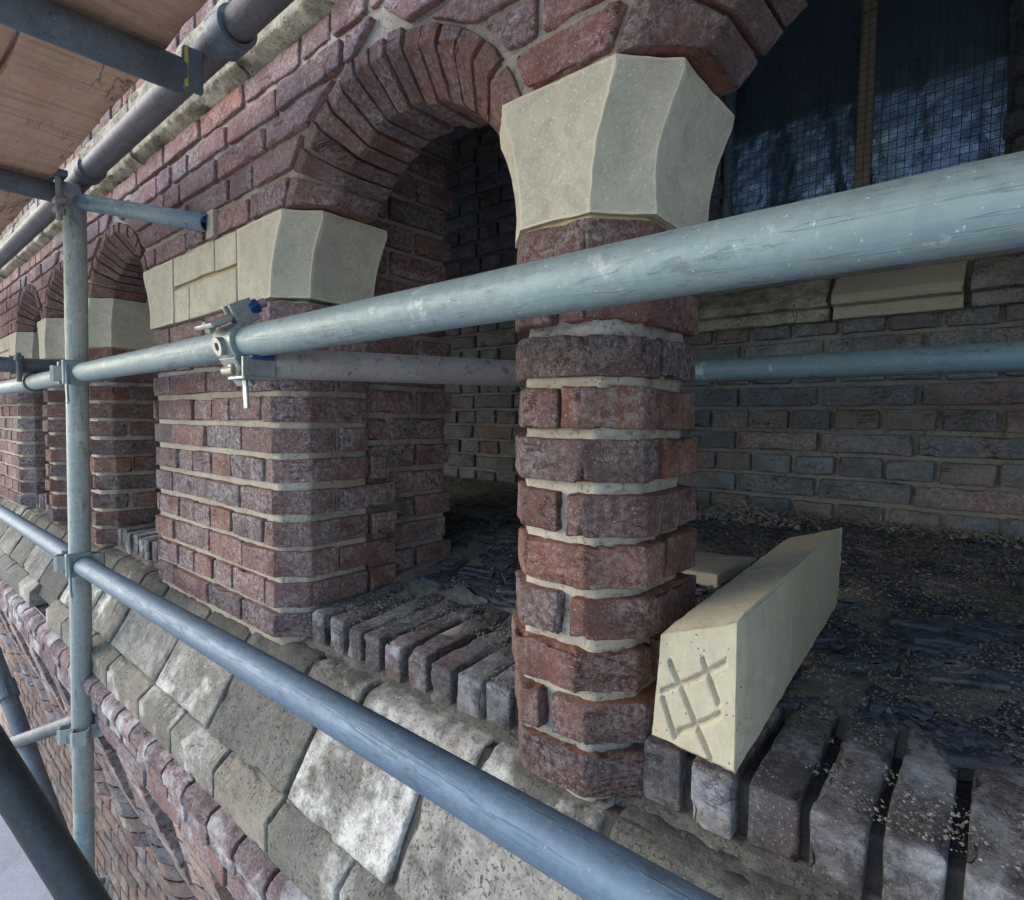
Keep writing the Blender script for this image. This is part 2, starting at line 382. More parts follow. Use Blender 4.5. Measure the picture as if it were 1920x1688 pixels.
M = {}
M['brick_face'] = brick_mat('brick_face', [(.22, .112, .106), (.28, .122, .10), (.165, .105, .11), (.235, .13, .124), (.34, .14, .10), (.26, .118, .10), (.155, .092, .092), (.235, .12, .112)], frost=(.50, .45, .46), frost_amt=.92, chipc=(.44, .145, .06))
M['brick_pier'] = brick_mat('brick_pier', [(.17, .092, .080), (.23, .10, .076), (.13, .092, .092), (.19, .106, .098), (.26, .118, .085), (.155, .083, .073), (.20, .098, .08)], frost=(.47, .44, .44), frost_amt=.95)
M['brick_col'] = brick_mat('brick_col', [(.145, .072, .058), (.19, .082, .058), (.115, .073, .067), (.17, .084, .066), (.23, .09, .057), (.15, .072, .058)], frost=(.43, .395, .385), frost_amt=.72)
M['brick_arch'] = brick_mat('brick_arch', [(.155, .086, .068), (.18, .092, .072), (.135, .088, .078), (.195, .095, .074), (.165, .088, .07)], frost=(.42, .37, .37), frost_amt=.7)
M['brick_back'] = brick_mat('brick_back', [(.145, .155, .172), (.18, .175, .182), (.20, .212, .225), (.14, .15, .165), (.21, .165, .152), (.165, .175, .19)], frost=(.42, .44, .46), frost_amt=.6, chipc=(.12, .075, .055), chip_amt=.4, joint_amt=.2)
M['brick_sill'] = brick_mat('brick_sill', [(.115, .10, .095), (.17, .115, .095), (.13, .12, .115), (.10, .095, .095)], frost=(.42, .42, .42), frost_amt=.85, soot=.4, white=.85, chipc=(.22, .08, .04), chip_amt=.6)
M['brick_low'] = brick_mat('brick_low', [(.15, .095, .10), (.21, .11, .105), (.17, .12, .13), (.13, .10, .105)], frost=(.42, .41, .43), frost_amt=.85, white=.9, chipc=(.24, .06, .045), chip_amt=.6)
M['brick_corbel'] = brick_mat('brick_corbel', [(.22, .155, .145), (.34, .20, .15), (.19, .165, .165), (.36, .22, .165), (.26, .165, .145)], frost=(.46, .43, .42), frost_amt=.9, white=.45, chip_amt=.35)
M['mortar_new'] = stone_mat('mortar_new', (.34, .305, .245), (.46, .42, .35), stain=(.20, .16, .12), pores=.5, bump=.004)
M['mortar_old'] = stone_mat('mortar_old', (.27, .235, .19), (.38, .34, .29), stain=(.13, .09, .065), pores=.5, bump=.004)
M['mortar_dark'] = stone_mat('mortar_dark', (.20, .188, .168), (.28, .262, .235), stain=(.10, .095, .085), pores=.4, bump=.004)
M['mortar_fillet'] = stone_mat('mortar_fillet', (.10, .095, .085), (.20, .185, .16), stain=(.06, .058, .055), pores=.8, bump=.006, blotch=.7)
M['mortar_soot'] = stone_mat('mortar_soot', (.055, .05, .045), (.10, .09, .08), bump=.005, blotch=.5)
M['stone_new'] = stone_mat('stone_new', (.44, .41, .315), (.56, .515, .395), stain=(.38, .36, .29), bump=.0026, blotch=.85, edge=(.60, .55, .42), spots=(.36, .33, .26))
M['stone_block'] = stone_mat('stone_block', (.42, .375, .265), (.49, .44, .32), spots=(.13, .14, .15), bump=.002, blotch=.4)
M['stone_sill'] = stone_mat('stone_sill', (.34, .32, .26), (.42, .39, .31), spots=(.1, .09, .07))
M['stone_old'] = stone_mat('stone_old', (.095, .095, .095), (.19, .178, .15), pores=.9, white=1., stain=(.065, .07, .078), bump=.008, blotch=.7, pale=.35)
M['stone_limed'] = stone_mat('stone_limed', (.115, .115, .112), (.21, .195, .165), pores=.8, white=1., stain=(.30, .22, .11), bump=.007, blotch=.6, gate=False, wth=.43)
M['stone_coping'] = stone_mat('stone_coping', (.165, .155, .135), (.25, .235, .20), pores=1., white=.7, stain=(.09, .09, .08), bump=.007, blotch=.6, pale=.3)
M['stone_ledge'] = stone_mat('stone_ledge', (.34, .32, .25), (.46, .43, .34), moss=(.12, .12, .075), pores=.9, white=.5, bump=.008, blotch=.6)
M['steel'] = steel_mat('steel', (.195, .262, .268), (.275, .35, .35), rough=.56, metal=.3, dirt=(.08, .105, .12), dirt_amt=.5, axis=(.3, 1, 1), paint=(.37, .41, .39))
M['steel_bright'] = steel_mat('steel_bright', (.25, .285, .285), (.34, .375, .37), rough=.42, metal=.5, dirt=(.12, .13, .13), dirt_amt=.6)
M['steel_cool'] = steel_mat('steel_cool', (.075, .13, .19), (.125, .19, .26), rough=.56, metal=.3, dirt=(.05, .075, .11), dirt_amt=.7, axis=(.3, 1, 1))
M['steel_dark'] = steel_mat('steel_dark', (.10, .12, .135), (.18, .20, .215), rough=.58, metal=.3, dirt=(.05, .05, .05), dirt_amt=.6)
M['steel_pale'] = steel_mat('steel_pale', (.28, .315, .30), (.40, .435, .415), rough=.6, metal=.2, dirt=(.11, .125, .10), dirt_amt=.75, axis=(1, 1, .25), paint=(.46, .48, .44))
M['steel_brown'] = steel_mat('steel_brown', (.13, .115, .11), (.20, .18, .175), rough=.6, metal=.2, dirt=(.07, .06, .055), dirt_amt=.6, axis=(3, 1, 1))
M['steel_teal'] = steel_mat('steel_teal', (.12, .20, .235), (.20, .285, .315), rough=.58, metal=.15, dirt=(.04, .075, .11), dirt_amt=.75, axis=(.3, 1, 1), paint=(.30, .36, .38))
M['steel_rusty'] = steel_mat('steel_rusty', (.27, .25, .225), (.36, .335, .305), rough=.58, metal=.2, dirt=(.15, .08, .055), dirt_amt=.8, paint=(.16, .09, .07), rust=.6)
M['steel_black'] = steel_mat('steel_black', (.03, .036, .04), (.055, .062, .066), rough=.5, metal=.3, dirt=(.14, .14, .13), dirt_amt=.2)
M['bolt'] = steel_mat('bolt', (.30, .28, .22), (.38, .36, .30), rough=.45, metal=.5)
M['nut_blue'] = steel_mat('nut_blue', (.015, .06, .22), (.02, .08, .30), rough=.4, metal=.2, dirt_amt=.2)
M['yellow_paint'] = stone_mat('yellow_paint', (.55, .42, .02), (.62, .48, .03))

def wood_mat(name, c1, c2, c3):
    m, nt, b = new_mat(name); g = G(nt)
    gr = g.noise(18, 7, .65, .8, g.scale((.12, 1.6, 1.6))); sw = g.noise(90, 3, .6, 0, g.scale((1.0, .06, .06)))
    base = g.mix(g.ramp(gr, [(.3, 0.), (.7, 1.)]), c1, c2)
    base = g.mix(g.math('MULTIPLY', g.ramp(sw, [(.5, 0.), (.65, 1.)]), .45), base, c3)
    base = g.mix(g.math('MULTIPLY', g.ramp(g.noise(4, 4, .6), [(.5, 0.), (.7, 1.)]), .45), base, tuple(x*.6 for x in c1))
    ck_ = g.math('MULTIPLY', g.ramp(g.math('ABSOLUTE', g.math('SUBTRACT', g.noise(6, 6, .62, .5, g.scale((.16, 1.5, 1.5))), .5)), [(0., 1.), (.012, 0.)]), g.ramp(g.noise(5, 3, .6), [(.48, 0.), (.58, 1.)]))
    base = g.mix(g.math('MULTIPLY', ck_, .8), base, (.06, .03, .02))
    base = g.mix(g.math('MULTIPLY', g.ramp(g.noise(60, 8, .8), [(.52, 0.), (.66, 1.)]), .4), base, tuple(x*.5 for x in c1))
    g.set(b, 'Base Color', base); b.inputs['Roughness'].default_value = .85
    g.bump(b, [(gr, .002), (sw, .002)], .6); return m
M['wood'] = wood_mat('wood', (.50, .295, .175), (.61, .39, .25), (.27, .145, .085))
M['batten'] = wood_mat('batten', (.36, .28, .17), (.44, .35, .22), (.28, .21, .13))
M['slate'] = stone_mat('slate', (.045, .052, .066), (.09, .10, .122), white=.2, rough=.92, bump=.006, blotch=.4)
M['grit'] = stone_mat('grit', (.16, .147, .12), (.28, .255, .21), world=True, bump=.006, blotch=.6)
M['rubble'] = stone_mat('rubble', (.16, .145, .125), (.27, .25, .22))
M['ground'] = stone_mat('ground', (.42, .41, .40), (.50, .49, .48), stain=(.28, .28, .27), world=True)
M['deck_low'] = stone_mat('deck_low', (.36, .37, .40), (.44, .45, .48), stain=(.26, .27, .29), blotch=.35, spots=(.06, .065, .07))
m, nt, b = new_mat('plastic'); g = G(nt)
g.set(b, 'Base Color', (.34, .50, .68, 1)); b.inputs['Metallic'].default_value = .9; b.inputs['Roughness'].default_value = .2; g.bump(b, [(g.noise(26, 6, .7, 1.2, g.scale((1, 1, .35))), .005), (g.noise(110, 4, .7), .0012)], .7); M['plastic'] = m
m, nt, b = new_mat('wire'); b.inputs['Base Color'].default_value = (.07, .075, .08, 1); b.inputs['Metallic'].default_value = .2; b.inputs['Roughness'].default_value = .5; M['wire'] = m
m, nt, b = new_mat('foam'); b.inputs['Base Color'].default_value = (.30, .26, .04, 1); b.inputs['Roughness'].default_value = .8; M['foam'] = m

M['joint_ochre'] = stone_mat('joint_ochre', (.38, .29, .14), (.48, .39, .23), bump=.004)
# ================================================================== the setting
YF = .54                     # front plane of the arcade
YB = .73                     # back of the arcade
CH = .053                    # chamfer
P0 = .0612                   # course
ZC0, ZC1 = .226, .382        # capital band
gv = [[-300, -300, -7.0], [300, -300, -7.0], [300, 300, -7.0], [-300, 300, -7.0]]
struct(link('ground', make_mesh('ground', gv, [[0, 1, 2, 3]], M['ground'], smooth=False)))

def slabmesh(fn, us, vs_, mat, name, amp=.002, freq=30):
    """one-sided rough sheet: fn(u,v)->xyz"""
    U, W = np.meshgrid(us, vs_, indexing='ij'); V = fn(U.ravel(), W.ravel()); a, c = len(us), len(vs_)
    I = np.arange(a*c).reshape(a, c)
    F = np.stack([I[:-1, :-1], I[1:, :-1], I[1:, 1:], I[:-1, 1:]], -1).reshape(-1, 4)
    if amp: V = V+vnormals(V, F)*(amp*fbm(V*freq, nseed()))[:, None]
    return V, F
def sheet(name, fn, us, vs_, mat, parent=None, amp=.002, freq=30):
    V, F = slabmesh(fn, us, vs_, mat, name, amp, freq); o = V.mean(0)
    return link(name, make_mesh(name, V-o, F, mat), parent, o)
def boxbrick(parent, x0, x1, y0, y1, z0, z1, mat, seg=.016, jit=.0018, dseg=.04, axis='Y', **k):
    dim = (x1-x0, y1-y0, z1-z0); s = [seg, seg, seg]; s['XYZ'.index(axis)] = dseg
    me = rbox(dim, mat, seg=tuple(s), **k)
    o = link('brick', me, parent, ((x0+x1)/2+R.uniform(-jit, jit), (y0+y1)/2+R.uniform(-jit, jit)*1.6, (z0+z1)/2+R.uniform(-jit, jit)*.6))
    o.rotation_euler = (R.uniform(-.008, .008), R.uniform(-.012, .012), R.uniform(-.012, .012))
    return o

# ------------------------------------------------------------------ columns
XYZ = lambda V: V
def octo(xc, inset=0.0, yb=YB+.005):
    a, h = .044, .097
    i = inset; k = i*.414
    return [(xc-h+i, YF+CH+k), (xc-a-k, YF+i), (xc+a+k, YF+i), (xc+h-i, YF+CH+k), (xc+h-i, yb-i), (xc-h+i, yb-i)]
def column(xc, label, fine=True, src=None):
    t = thing('brick_column', label, 'column', (xc, .64, -.447), 'slender octagonal brick columns of the arcade')
    if src is not None:
        for ch in src.children:
            c = ch.copy(); COL.objects.link(c); c.parent = t
        return t
    V = octo(xc, .017)
    me, o = prism(V, -.46, ZC0+.002, XYZ, M['mortar_new'], r=.006, seg=.008, amp=.004, freq=60, chip=0, name='mortar')
    link('mortar', me, t, o)
    me, o = prism(octo(xc, .004), ZC0-.009, ZC0+.004, XYZ, M['joint_ochre'], r=.003, seg=.008, amp=.003, freq=70, chip=0, name='bed_joint'); link('bed_joint', me, t, o)
    a, h = .044, .097
    for i in range(11):
        z1 = ZC0-.004-i*P0; z0 = z1-P0+.0115
        L = xc-h; Rr = xc+h; y1 = YB+.005
        if i % 2 == 0:
            ys = .634+R.uniform(-.012, .012); rr = R.uniform(-.004, .001)
            polys = [[(L, YF+CH), (xc-a, YF), (xc+a, YF), (Rr, YF+CH), (Rr, ys), (L, ys)], [(L, ys+.012), (Rr-rr, ys+.012), (Rr-rr, y1), (L, y1)]]
        else:
            xs = xc+.012+R.uniform(-.006, .006)-(.02 if i > 7 else 0)
            polys = [[(L, YF+CH), (xc-a, YF), (xs-.007, YF), (xs-.007, y1), (L, y1)], [(xs+.007, YF), (xc+a, YF), (Rr, YF+CH), (Rr, y1), (xs+.007, y1)]]
        for p in polys:
            j = np.array([R.uniform(-.006, .006), R.uniform(-.006, .004)])
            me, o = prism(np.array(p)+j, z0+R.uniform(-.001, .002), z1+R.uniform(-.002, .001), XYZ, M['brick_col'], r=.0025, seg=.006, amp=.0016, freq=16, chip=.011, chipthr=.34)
            link('brick', me, t, o)
    # capital
    return t
def capital(xc, label, loft_w=(.05, .078), name='capital_stone'):
    z = np.linspace(ZC0+.001, ZC1, 26); rings = []; ed = []
    for q in z:
        f = (q-ZC0)/(ZC1-ZC0); a = loft_w[0]+(loft_w[1]-loft_w[0])*min(1., f/.9)**2.1; h = a+CH+(.006*math.sin(f*math.pi)*-1)
        poly = [(xc-h, YF-.004+CH), (xc-a, YF-.004), (xc+a, YF-.004), (xc+h, YF-.004+CH), (xc+h, YB+.008), (xc-h, YB+.008)]
        pts = []
        for i in range(6):
            p, qn = np.array(poly[i]), np.array(poly[(i+1) % 6]); k = 14
            e = (qn-p)/np.linalg.norm(qn-p); nin = np.array([-e[1], e[0]]); hol = (.0, .0012, .0055, .006, 0, .006)[i]*(.4+.6*math.sin(f*math.pi))
            for s in range(k): pts.append(p+(qn-p)*s/k+nin*hol*math.sin(math.pi*s/k)); ed.append(1. if s == 0 or q in (z[0], z[-1]) else 0.)
        rings.append(np.c_[np.array(pts), np.full(len(pts), q)])
    m = len(rings[0]); V = np.concatenate(rings)
    i = np.arange(m); j = (i+1) % m
    F = [list(x) for q in range(len(z)-1) for x in np.stack([q*m+i, q*m+j, (q+1)*m+j, (q+1)*m+i], 1)]
    sd_ = nseed(); ed = np.array(ed); rg_ = 1+.5*ed
    V = V+np.stack([noise(V*30+sd_, 3)+.7*noise(V*110+sd_, 13), noise(V*30+sd_, 4)+.7*noise(V*110+sd_, 14), noise(V*30+sd_, 5)*.7], 1)*.0010*rg_[:, None]
    c0 = len(V); V = np.concatenate([V, [[xc, .64, z[0]], [xc, .64, z[-1]]]])
    F += [[c0, int(b_), int(a_)] for a_, b_ in zip(i, j)]+[[c0+1, int((len(z)-1)*m+a_), int((len(z)-1)*m+b_)] for a_, b_ in zip(i, j)]
    o = solid(name, V, F, M['stone_new'], attrs={'chip': np.concatenate([ed, [0, 0]])}); o.data.polygons.foreach_set('use_smooth', np.full(len(o.data.polygons), True)); o.data.set_sharp_from_angle(angle=math.radians(28))
    if label: tag(o, label, 'capital', 'new cream stone capitals on the columns')
    return o

XC = -.400
col_x = [XC, -2.365, -2.985, .315]
c1 = column(XC, 'slender dark red brick column with thick cream joints beside the stone block')
column(col_x[1], 'brick column just right of the upright scaffold pole', src=c1)
column(col_x[2], 'brick column half hidden behind the upright scaffold pole', src=c1)
column(col_x[3], 'brick column beyond the right edge of the view', src=c1)
capital(XC, 'large flared cream stone capital under the two arches, in front of the meshed window')
for x, l in ((col_x[1], 'flared cream capital just right of the upright scaffold pole'), (col_x[2], 'cream capital partly hidden behind the upright scaffold pole'), (col_x[3], 'cream capital beyond the right edge of the view')): capital(x, l)

# ------------------------------------------------------------------ piers
def pier(xl, xr, label, fine=True):
    """front corners xl..xr at YF"""
    t = thing('brick_pier', label, 'pier', ((xl+xr)/2, .64, -.463), 'broad brick piers of the arcade')
    sg = .013 if fine else .03; B = M['brick_pier']
    core = [(xl-CH+.012, YF+CH), (xl-.003, YF+.011), (xr+.003, YF+.011), (xr+CH-.012, YF+CH), (xr+CH-.012, YB), (xl-CH+.012, YB)]
    me, o = prism(core, -.47, ZC0, XYZ, M['mortar_new'], r=.006, seg=.02, amp=.003, freq=40, chip=0, name='mortar'); link('mortar', me, t, o)
    rear = [(xl-CH+.03, YB), (xr+CH-.03, YB), (xr+CH-.03, .97), (xl-CH+.03, .97)]
    me, o = prism(rear, -.40, .80, XYZ, M['mortar_old'], r=.006, seg=.05, amp=.003, freq=40, chip=0, name='mortar'); link('mortar', me, t, o)
    W = xr-xl
    for i in range(11):
        z1 = ZC0-.004-i*P0; z0 = z1-P0+(.0135 if i < 8 else .012)
        ybk = YB-.004+(.0 if i < 5 else (.045 if i == 5 else .075))
        if i % 2 == 0: js = [xl+W*f for f in (.183, .518, .786)]; yq = .655
        else: js = [xl+W*f for f in (.038, .24, .395, .557, .71, .94)]; yq = YB+.0
        js = [q+R.uniform(-.006, .006) for q in js]; g2 = .005
        polys = []
        polys.append([(xl-CH, YF+CH), (xl, YF), (js[0]-g2, YF), (js[0]-g2, .66), (xl-CH, .66)])
        for a, b_ in zip(js[:-1], js[1:]): polys.append([(a+g2, YF), (b_-g2, YF), (b_-g2, .64), (a+g2, .64)])
        polys.append([(js[-1]+g2, YF), (xr, YF), (xr+CH, YF+CH), (xr+CH, yq-.005), (js[-1]+g2, yq-.005)])
        if i % 2 == 0: polys.append([(xr-.06, yq+.005), (xr+CH, yq+.005), (xr+CH, ybk), (xr-.06, ybk)])
        elif ybk > yq+.02: polys.append([(xr-.06, yq+.006), (xr+CH, yq+.006), (xr+CH, ybk), (xr-.06, ybk)])
        for p in polys:
            j = np.array([R.uniform(-.0015, .0015), R.uniform(-.003, .0015)])
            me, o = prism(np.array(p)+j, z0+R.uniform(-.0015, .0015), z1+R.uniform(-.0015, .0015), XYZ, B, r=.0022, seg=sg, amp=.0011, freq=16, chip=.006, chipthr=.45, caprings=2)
            link('brick', me, t, o)
    # rear part of the pier, side towards the opening
    for i in range(20):
        z1 = .80-.004-i*P0; z0 = z1-P0+.012
        for y0, y1 in (((YB+.004, .79), (.80, .965)) if i % 2 else ((YB+.004, .865), (.877, .985))):
            boxbrick(t, xr-.05, xr+CH-.018, y0, y1, z0, z1, M['brick_pier'], seg=.022, axis='X')
    # capital stones
    S = M['stone_new']; zt, zb = ZC1, ZC0+.001
    return t
def corner_stone(x_in, x_out, sgn, parent, xr):
    """flared end stone of the pier band; sgn=+1 right end"""
    z = np.linspace(ZC0+.002, ZC1, 20); rings = []; ed = []
    for q in z:
        f = (q-ZC0)/(ZC1-ZC0); ee = .004+.047*min(1., f/.9)**2.1; a = xr+sgn*ee; h = a+sgn*CH
        poly = [(x_in, YF-.003), (a, YF-.003), (h, YF-.003+CH), (h, YB+.006), (x_in, YB+.006)]
        pts = []
        for i in range(5):
            p, qn = np.array(poly[i]), np.array(poly[(i+1) % 5])
            e = (qn-p)/np.linalg.norm(qn-p); nin = np.array([-e[1], e[0]])*sgn; hol = (0, .005, .005, 0, 0)[i]*(.4+.6*math.sin(f*math.pi))
            for s in range(10): pts.append(p+(qn-p)*s/10+nin*hol*math.sin(math.pi*s/10)); ed.append(1. if s == 0 or q in (z[0], z[-1]) else 0.)
        rings.append(np.c_[np.array(pts), np.full(len(pts), q)])
    m = len(rings[0]); V = np.concatenate(rings); i = np.arange(m); j = (i+1) % m
    F = [list(x) for q in range(len(z)-1) for x in np.stack([q*m+i, q*m+j, (q+1)*m+j, (q+1)*m+i], 1)]
    V = V+np.stack([noise(V*30, 3), noise(V*30, 4), noise(V*30, 5)*.7], 1)*.001
    c0 = len(V); cx = (x_in+xr)/2; V = np.concatenate([V, [[cx, .64, z[0]], [cx, .64, z[-1]]]])
    F += [[c0, int(b_), int(a_)] for a_, b_ in zip(i, j)]+[[c0+1, int((len(z)-1)*m+a_), int((len(z)-1)*m+b_)] for a_, b_ in zip(i, j)]
    if sgn < 0: F = [f_[::-1] for f_ in F]
    o = solid('stone', V, F, M['stone_new'], parent, attrs={'chip': np.concatenate([ed, [0, 0]])}); o.data.polygons.foreach_set('use_smooth', np.full(len(o.data.polygons), True)); o.data.set_sharp_from_angle(angle=math.radians(28))
def pier_band(xl, xr, label):
    t = thing('stone_band', label, 'capital', ((xl+xr)/2, .63, ZC0), 'new cream stone bands capping the piers')
    W = xr-xl; g2 = .0035
    a, b_ = xl+W*.25, xl+W*.79; c_, d_ = xl+W*.40, xl+W*.62; zm = .310
    core = [(xl+.02, YF+.007), (xr-.02, YF+.007), (xr-.02, YB), (xl+.02, YB)]
    me, o = prism(core, ZC0+.004, ZC1-.002, XYZ, M['joint_ochre'], r=.003, seg=.03, amp=.0015, chip=0, name='joint'); link('joint', me, t, o)
    corner_stone(a-g2, None, -1, t, xl); corner_stone(b_+g2, None, 1, t, xr)
    for x0, x1, z0, z1 in ((a+g2, d_-g2*.7, zm+.006, ZC1), (d_+g2*.7, b_-g2, zm+.006, ZC1), (a+g2, c_-g2, ZC0+.002, zm-.004), (c_+g2, b_-g2, ZC0+.002, zm-.004)):
        me = rbox((x1-x0, .1, z1-z0), M['stone_new'], r=.002, seg=(.03, .05, .03), amp=.0006, chip=.003, chipthr=.5, name='stone')
        link('stone', me, t, ((x0+x1)/2, YF-.003+.05, (z0+z1)/2))
pier(-1.719, -1.075, 'broad brick pier with pale joints behind the swivel coupler')
pier(-4.20, -3.56, 'distant brick pier at the left edge, beyond the upright pole', fine=False)
pier_band(-1.719, -1.075, 'jointed cream stone band on top of the broad central brick pier')
pier_band(-4.20, -3.56, 'cream stone band on top of the distant brick pier at the left edge')

# ------------------------------------------------------------------ arches
FAN = .66; YA = .688
RS, ZCN = .25, .235          # soffit radius and centre height
PHI = math.acos((ZC1+.004-ZCN)/RS)
def arch(xc, label, n=15, fine=True, src=None):
    t = thing('brick_arch', label, 'arch', (xc, .63, ZC1), 'segmental brick arches of the arcade')
    if src is not None:
        for ch in src.children:
            c = ch.copy(); COL.objects.link(c); c.parent = t
        return t
    def fn(V, sx=1):
        # u = y, v = radial 0..RAD, h = angle
        ph = V[:, 2]; psi = ph*(1+FAN*(np.abs(ph)/PHI)**2)
        X = RS*np.sin(ph)+V[:, 1]*np.sin(psi); Z = ZCN+RS*np.cos(ph)+V[:, 1]*np.cos(psi)
        return np.stack([xc+X, V[:, 0], np.maximum(Z, ZC1+.002)], 1)
    edges = np.linspace(-PHI, PHI, n+1)
    for k in range(n):
        e0, e1 = edges[k], edges[k+1]
        if k == 0: e0 *= 1.05
        if k == n-1: e1 *= 1.05
        off = R.uniform(-.003, .002); ro = R.uniform(-.0025, .0025)
        poly = [(YF+CH+off, ro), (YA+off, ro), (YA+off, .080), (YF+off, .080+ro), (YF+off, CH+ro)]
        Lm = (e1-e0)
        me, o = prism(poly, e0+Lm*.08, e1-Lm*.08, fn, M['brick_arch'], r=.0026, seg=.011, amp=.0013, freq=18, chip=.005, chipthr=.42, caprings=2)
        # separate seg along angle
        link('brick', me, t, o)
    # mortar ring
    poly = [(YF+CH+.012, .012), (YA-.004, .010), (YA-.004, .086), (YF+.009, .086), (YF+.009, CH+.004)]
    me, o = prism(poly, -PHI+.012, PHI-.012, fn, M['mortar_old'], r=.003, seg=.03, amp=.0015, freq=40, chip=0, caprings=2, name='mortar')
    link('mortar', me, t, o)
    return t
arch_x = [-.735, -.043, -2.035, -2.675, -3.27]
a1 = arch(arch_x[0], 'small brick arch between the broad pier and the slender column')
arch(arch_x[1], 'brick arch at top right, in front of the meshed window', src=a1)
arch(arch_x[2], 'small brick arch left of the broad pier, right of the upright pole', src=a1)
arch(arch_x[3], 'small brick arch behind the top of the upright pole', src=a1)
arch(arch_x[4], 'farthest small brick arch at the left edge', src=a1)

# ------------------------------------------------------------------ facade wall above the capitals
def ext_half(z, grow=.006):
    """half width of the extrados at height z"""
    ph = np.linspace(0, PHI, 200); psi = ph*(1+FAN*(ph/PHI)**2)
    X = RS*np.sin(ph)+(.080+grow)*np.sin(psi); Z = ZCN+RS*np.cos(ph)+(.080+grow)*np.cos(psi)
    if z >= Z[0]: return -1
    return float(np.interp(-z, -Z, X)) if z > Z[-1] else float(X[-1])
wall = thing('facade_wall', 'purple red brick wall with raked joints above the arches and capitals', 'wall', (-2, .6, .39))
XW0, XW1 = -6.0, .9
def wallmortar():
    xs = np.arange(XW0, XW1, .012)
    ph = np.linspace(-PHI, PHI, 200); psi = ph*(1+FAN*(np.abs(ph)/PHI)**2)
    ex = RS*np.sin(ph)+.074*np.sin(psi); ez = ZCN+RS*np.cos(ph)+.074*np.cos(psi)
    zl = np.full(len(xs), ZC1-.01)
    for c in arch_x:
        m_ = np.abs(xs-c) < ex.max(); zl[m_] = np.maximum(zl[m_], np.interp(xs[m_]-c, ex, ez))
    V = []; nz = 16
    for k in range(nz): V.append(np.stack([xs, np.full(len(xs), YF+.0085), zl+(.70-zl)*k/(nz-1)], 1))
    for k in range(2): V.append(np.stack([xs, np.full(len(xs), YA-.004), .70+(zl-.70)*k], 1))
    V = np.concatenate(V); n = len(xs); I = np.arange(len(V)).reshape(-1, n)
    F = np.stack([I[:-1, :-1], I[:-1, 1:], I[1:, 1:], I[1:, :-1]], -1).reshape(-1, 4)
    d = .003*fbm(V*35, 3); d[nz*n:] = 0; V[:, 1] += d
    o = V.mean(0); link('mortar', make_mesh('mortar', V-o, F, M['mortar_old']), wall, o)
wallmortar()
PW = .0578
for i in range(5):
    z0 = ZC1+.010+i*PW; z1 = z0+PW-.0130
    w0, wt = ext_half(z0), ext_half(z1)
    if wt < 0 <= w0: wt = w0*.10
    cuts = []
    if w0 >= 0:
        for c in sorted(arch_x): cuts.append((c-w0, c-wt, c+w0, c+wt))
    ivs = []; left = (XW0, XW0)
    for a0, a1_, b0, b1 in cuts: ivs.append((left[0], left[1], a0, a1_)); left = (b0, b1)
    ivs.append((left[0], left[1], XW1, XW1))
    for (l0, l1, r0, r1) in ivs:
        if max(r0, r1)-min(l0, l1) < .015: continue
        joints = []; x = min(r0, r1)-(.03+R.uniform(0, .16) if i % 2 else .05+R.uniform(0, .16))
        while x > max(l0, l1)+.045: joints.append(x); x -= (.212 if R.random() < .66 else .106)+R.uniform(-.008, .008)
        joints = joints[::-1]; bl = [(l0, l1)]+[(q, q) for q in joints]; br = [(q, q) for q in joints]+[(r0, r1)]
        for (p0, p1), (q0, q1) in zip(bl, br):
            p0 += .0055; p1 += .0055; q0 -= .0065; q1 -= .0065
            if q0-p0 < .012: 
                m_ = (p0+q0)/2; p0, q0 = m_-.006, m_+.006
            if q1-p1 < .012:
                m_ = (p1+q1)/2; p1, q1 = m_-.006, m_+.006
            cx, cz = (p0+q0)/2, (z0+z1)/2; H = (z1-z0)/2; w0_, w1_ = (q0-p0)/2, (q1-p1)/2; s_ = (p1+q1)/2-cx; far = q0 < -2.1
            def wp(V, w0_=w0_, w1_=w1_, H=H, s_=s_):
                f = (V[:, 2]+H)/(2*H); V = V.copy(); V[:, 0] = V[:, 0]*(1+(w1_/w0_-1)*f)+s_*f; return V
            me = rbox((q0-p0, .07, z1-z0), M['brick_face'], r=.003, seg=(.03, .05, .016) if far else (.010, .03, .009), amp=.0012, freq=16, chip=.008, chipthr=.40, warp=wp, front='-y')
            o = link('brick', me, wall, (cx, YF+.035+R.uniform(-.0035, .0015), cz+R.uniform(-.0012, .0012)))
            o.rotation_euler = (R.uniform(-.01, .01), R.uniform(-.012, .012), R.uniform(-.012, .012))
# wall above the ledge
up = thing('facade_wall', 'dark brick wall glimpsed above the mossy stone ledge', 'wall', (-2, .62, .80))
sheet('mortar', lambda u, v: np.stack([u, np.full(len(u), .558), v], 1), np.arange(XW0, XW1, .05), np.linspace(.66, 1.6, 20), M['mortar_old'], up)
for i in range(9):
    z0 = .86+i*.062; x = XW1-(i % 2)*.1
    while x > -4.2:
        L = .21 if i % 2 else .105
        a, b_ = x-L, x-.011; x -= L
        boxbrick(up, a, b_, .545, .60, z0, z0+.050, M['brick_pier'], seg=.03, dseg=.06)
    up['n'] = i
del up['n']

# ------------------------------------------------------------------ stone ledge
lg = thing('stone_ledge', 'weathered mossy cream stone ledge running along the wall top', 'ledge', (-2, .52, .668))
x = XW1
while x > XW0:
    L = R.uniform(.42, .62); a, b_ = x-L, x-.006; x -= L
    poly = [(.600, .664), (.600, .90), (.565, .89), (.508, .815), (.503, .800), (.505, .705), (.512, .676), (.541, .664)]
    fn = lambda V: np.stack([V[:, 2], V[:, 0], V[:, 1]], 1)
    me, o = prism(poly[::-1], a, b_, fn, M['stone_ledge'], r=.004, seg=.012 if x > -2.4 else .04, amp=.0042, freq=26, chip=.008, chipthr=.3, caprings=2, name='stone')
    link('stone', me, lg, o)

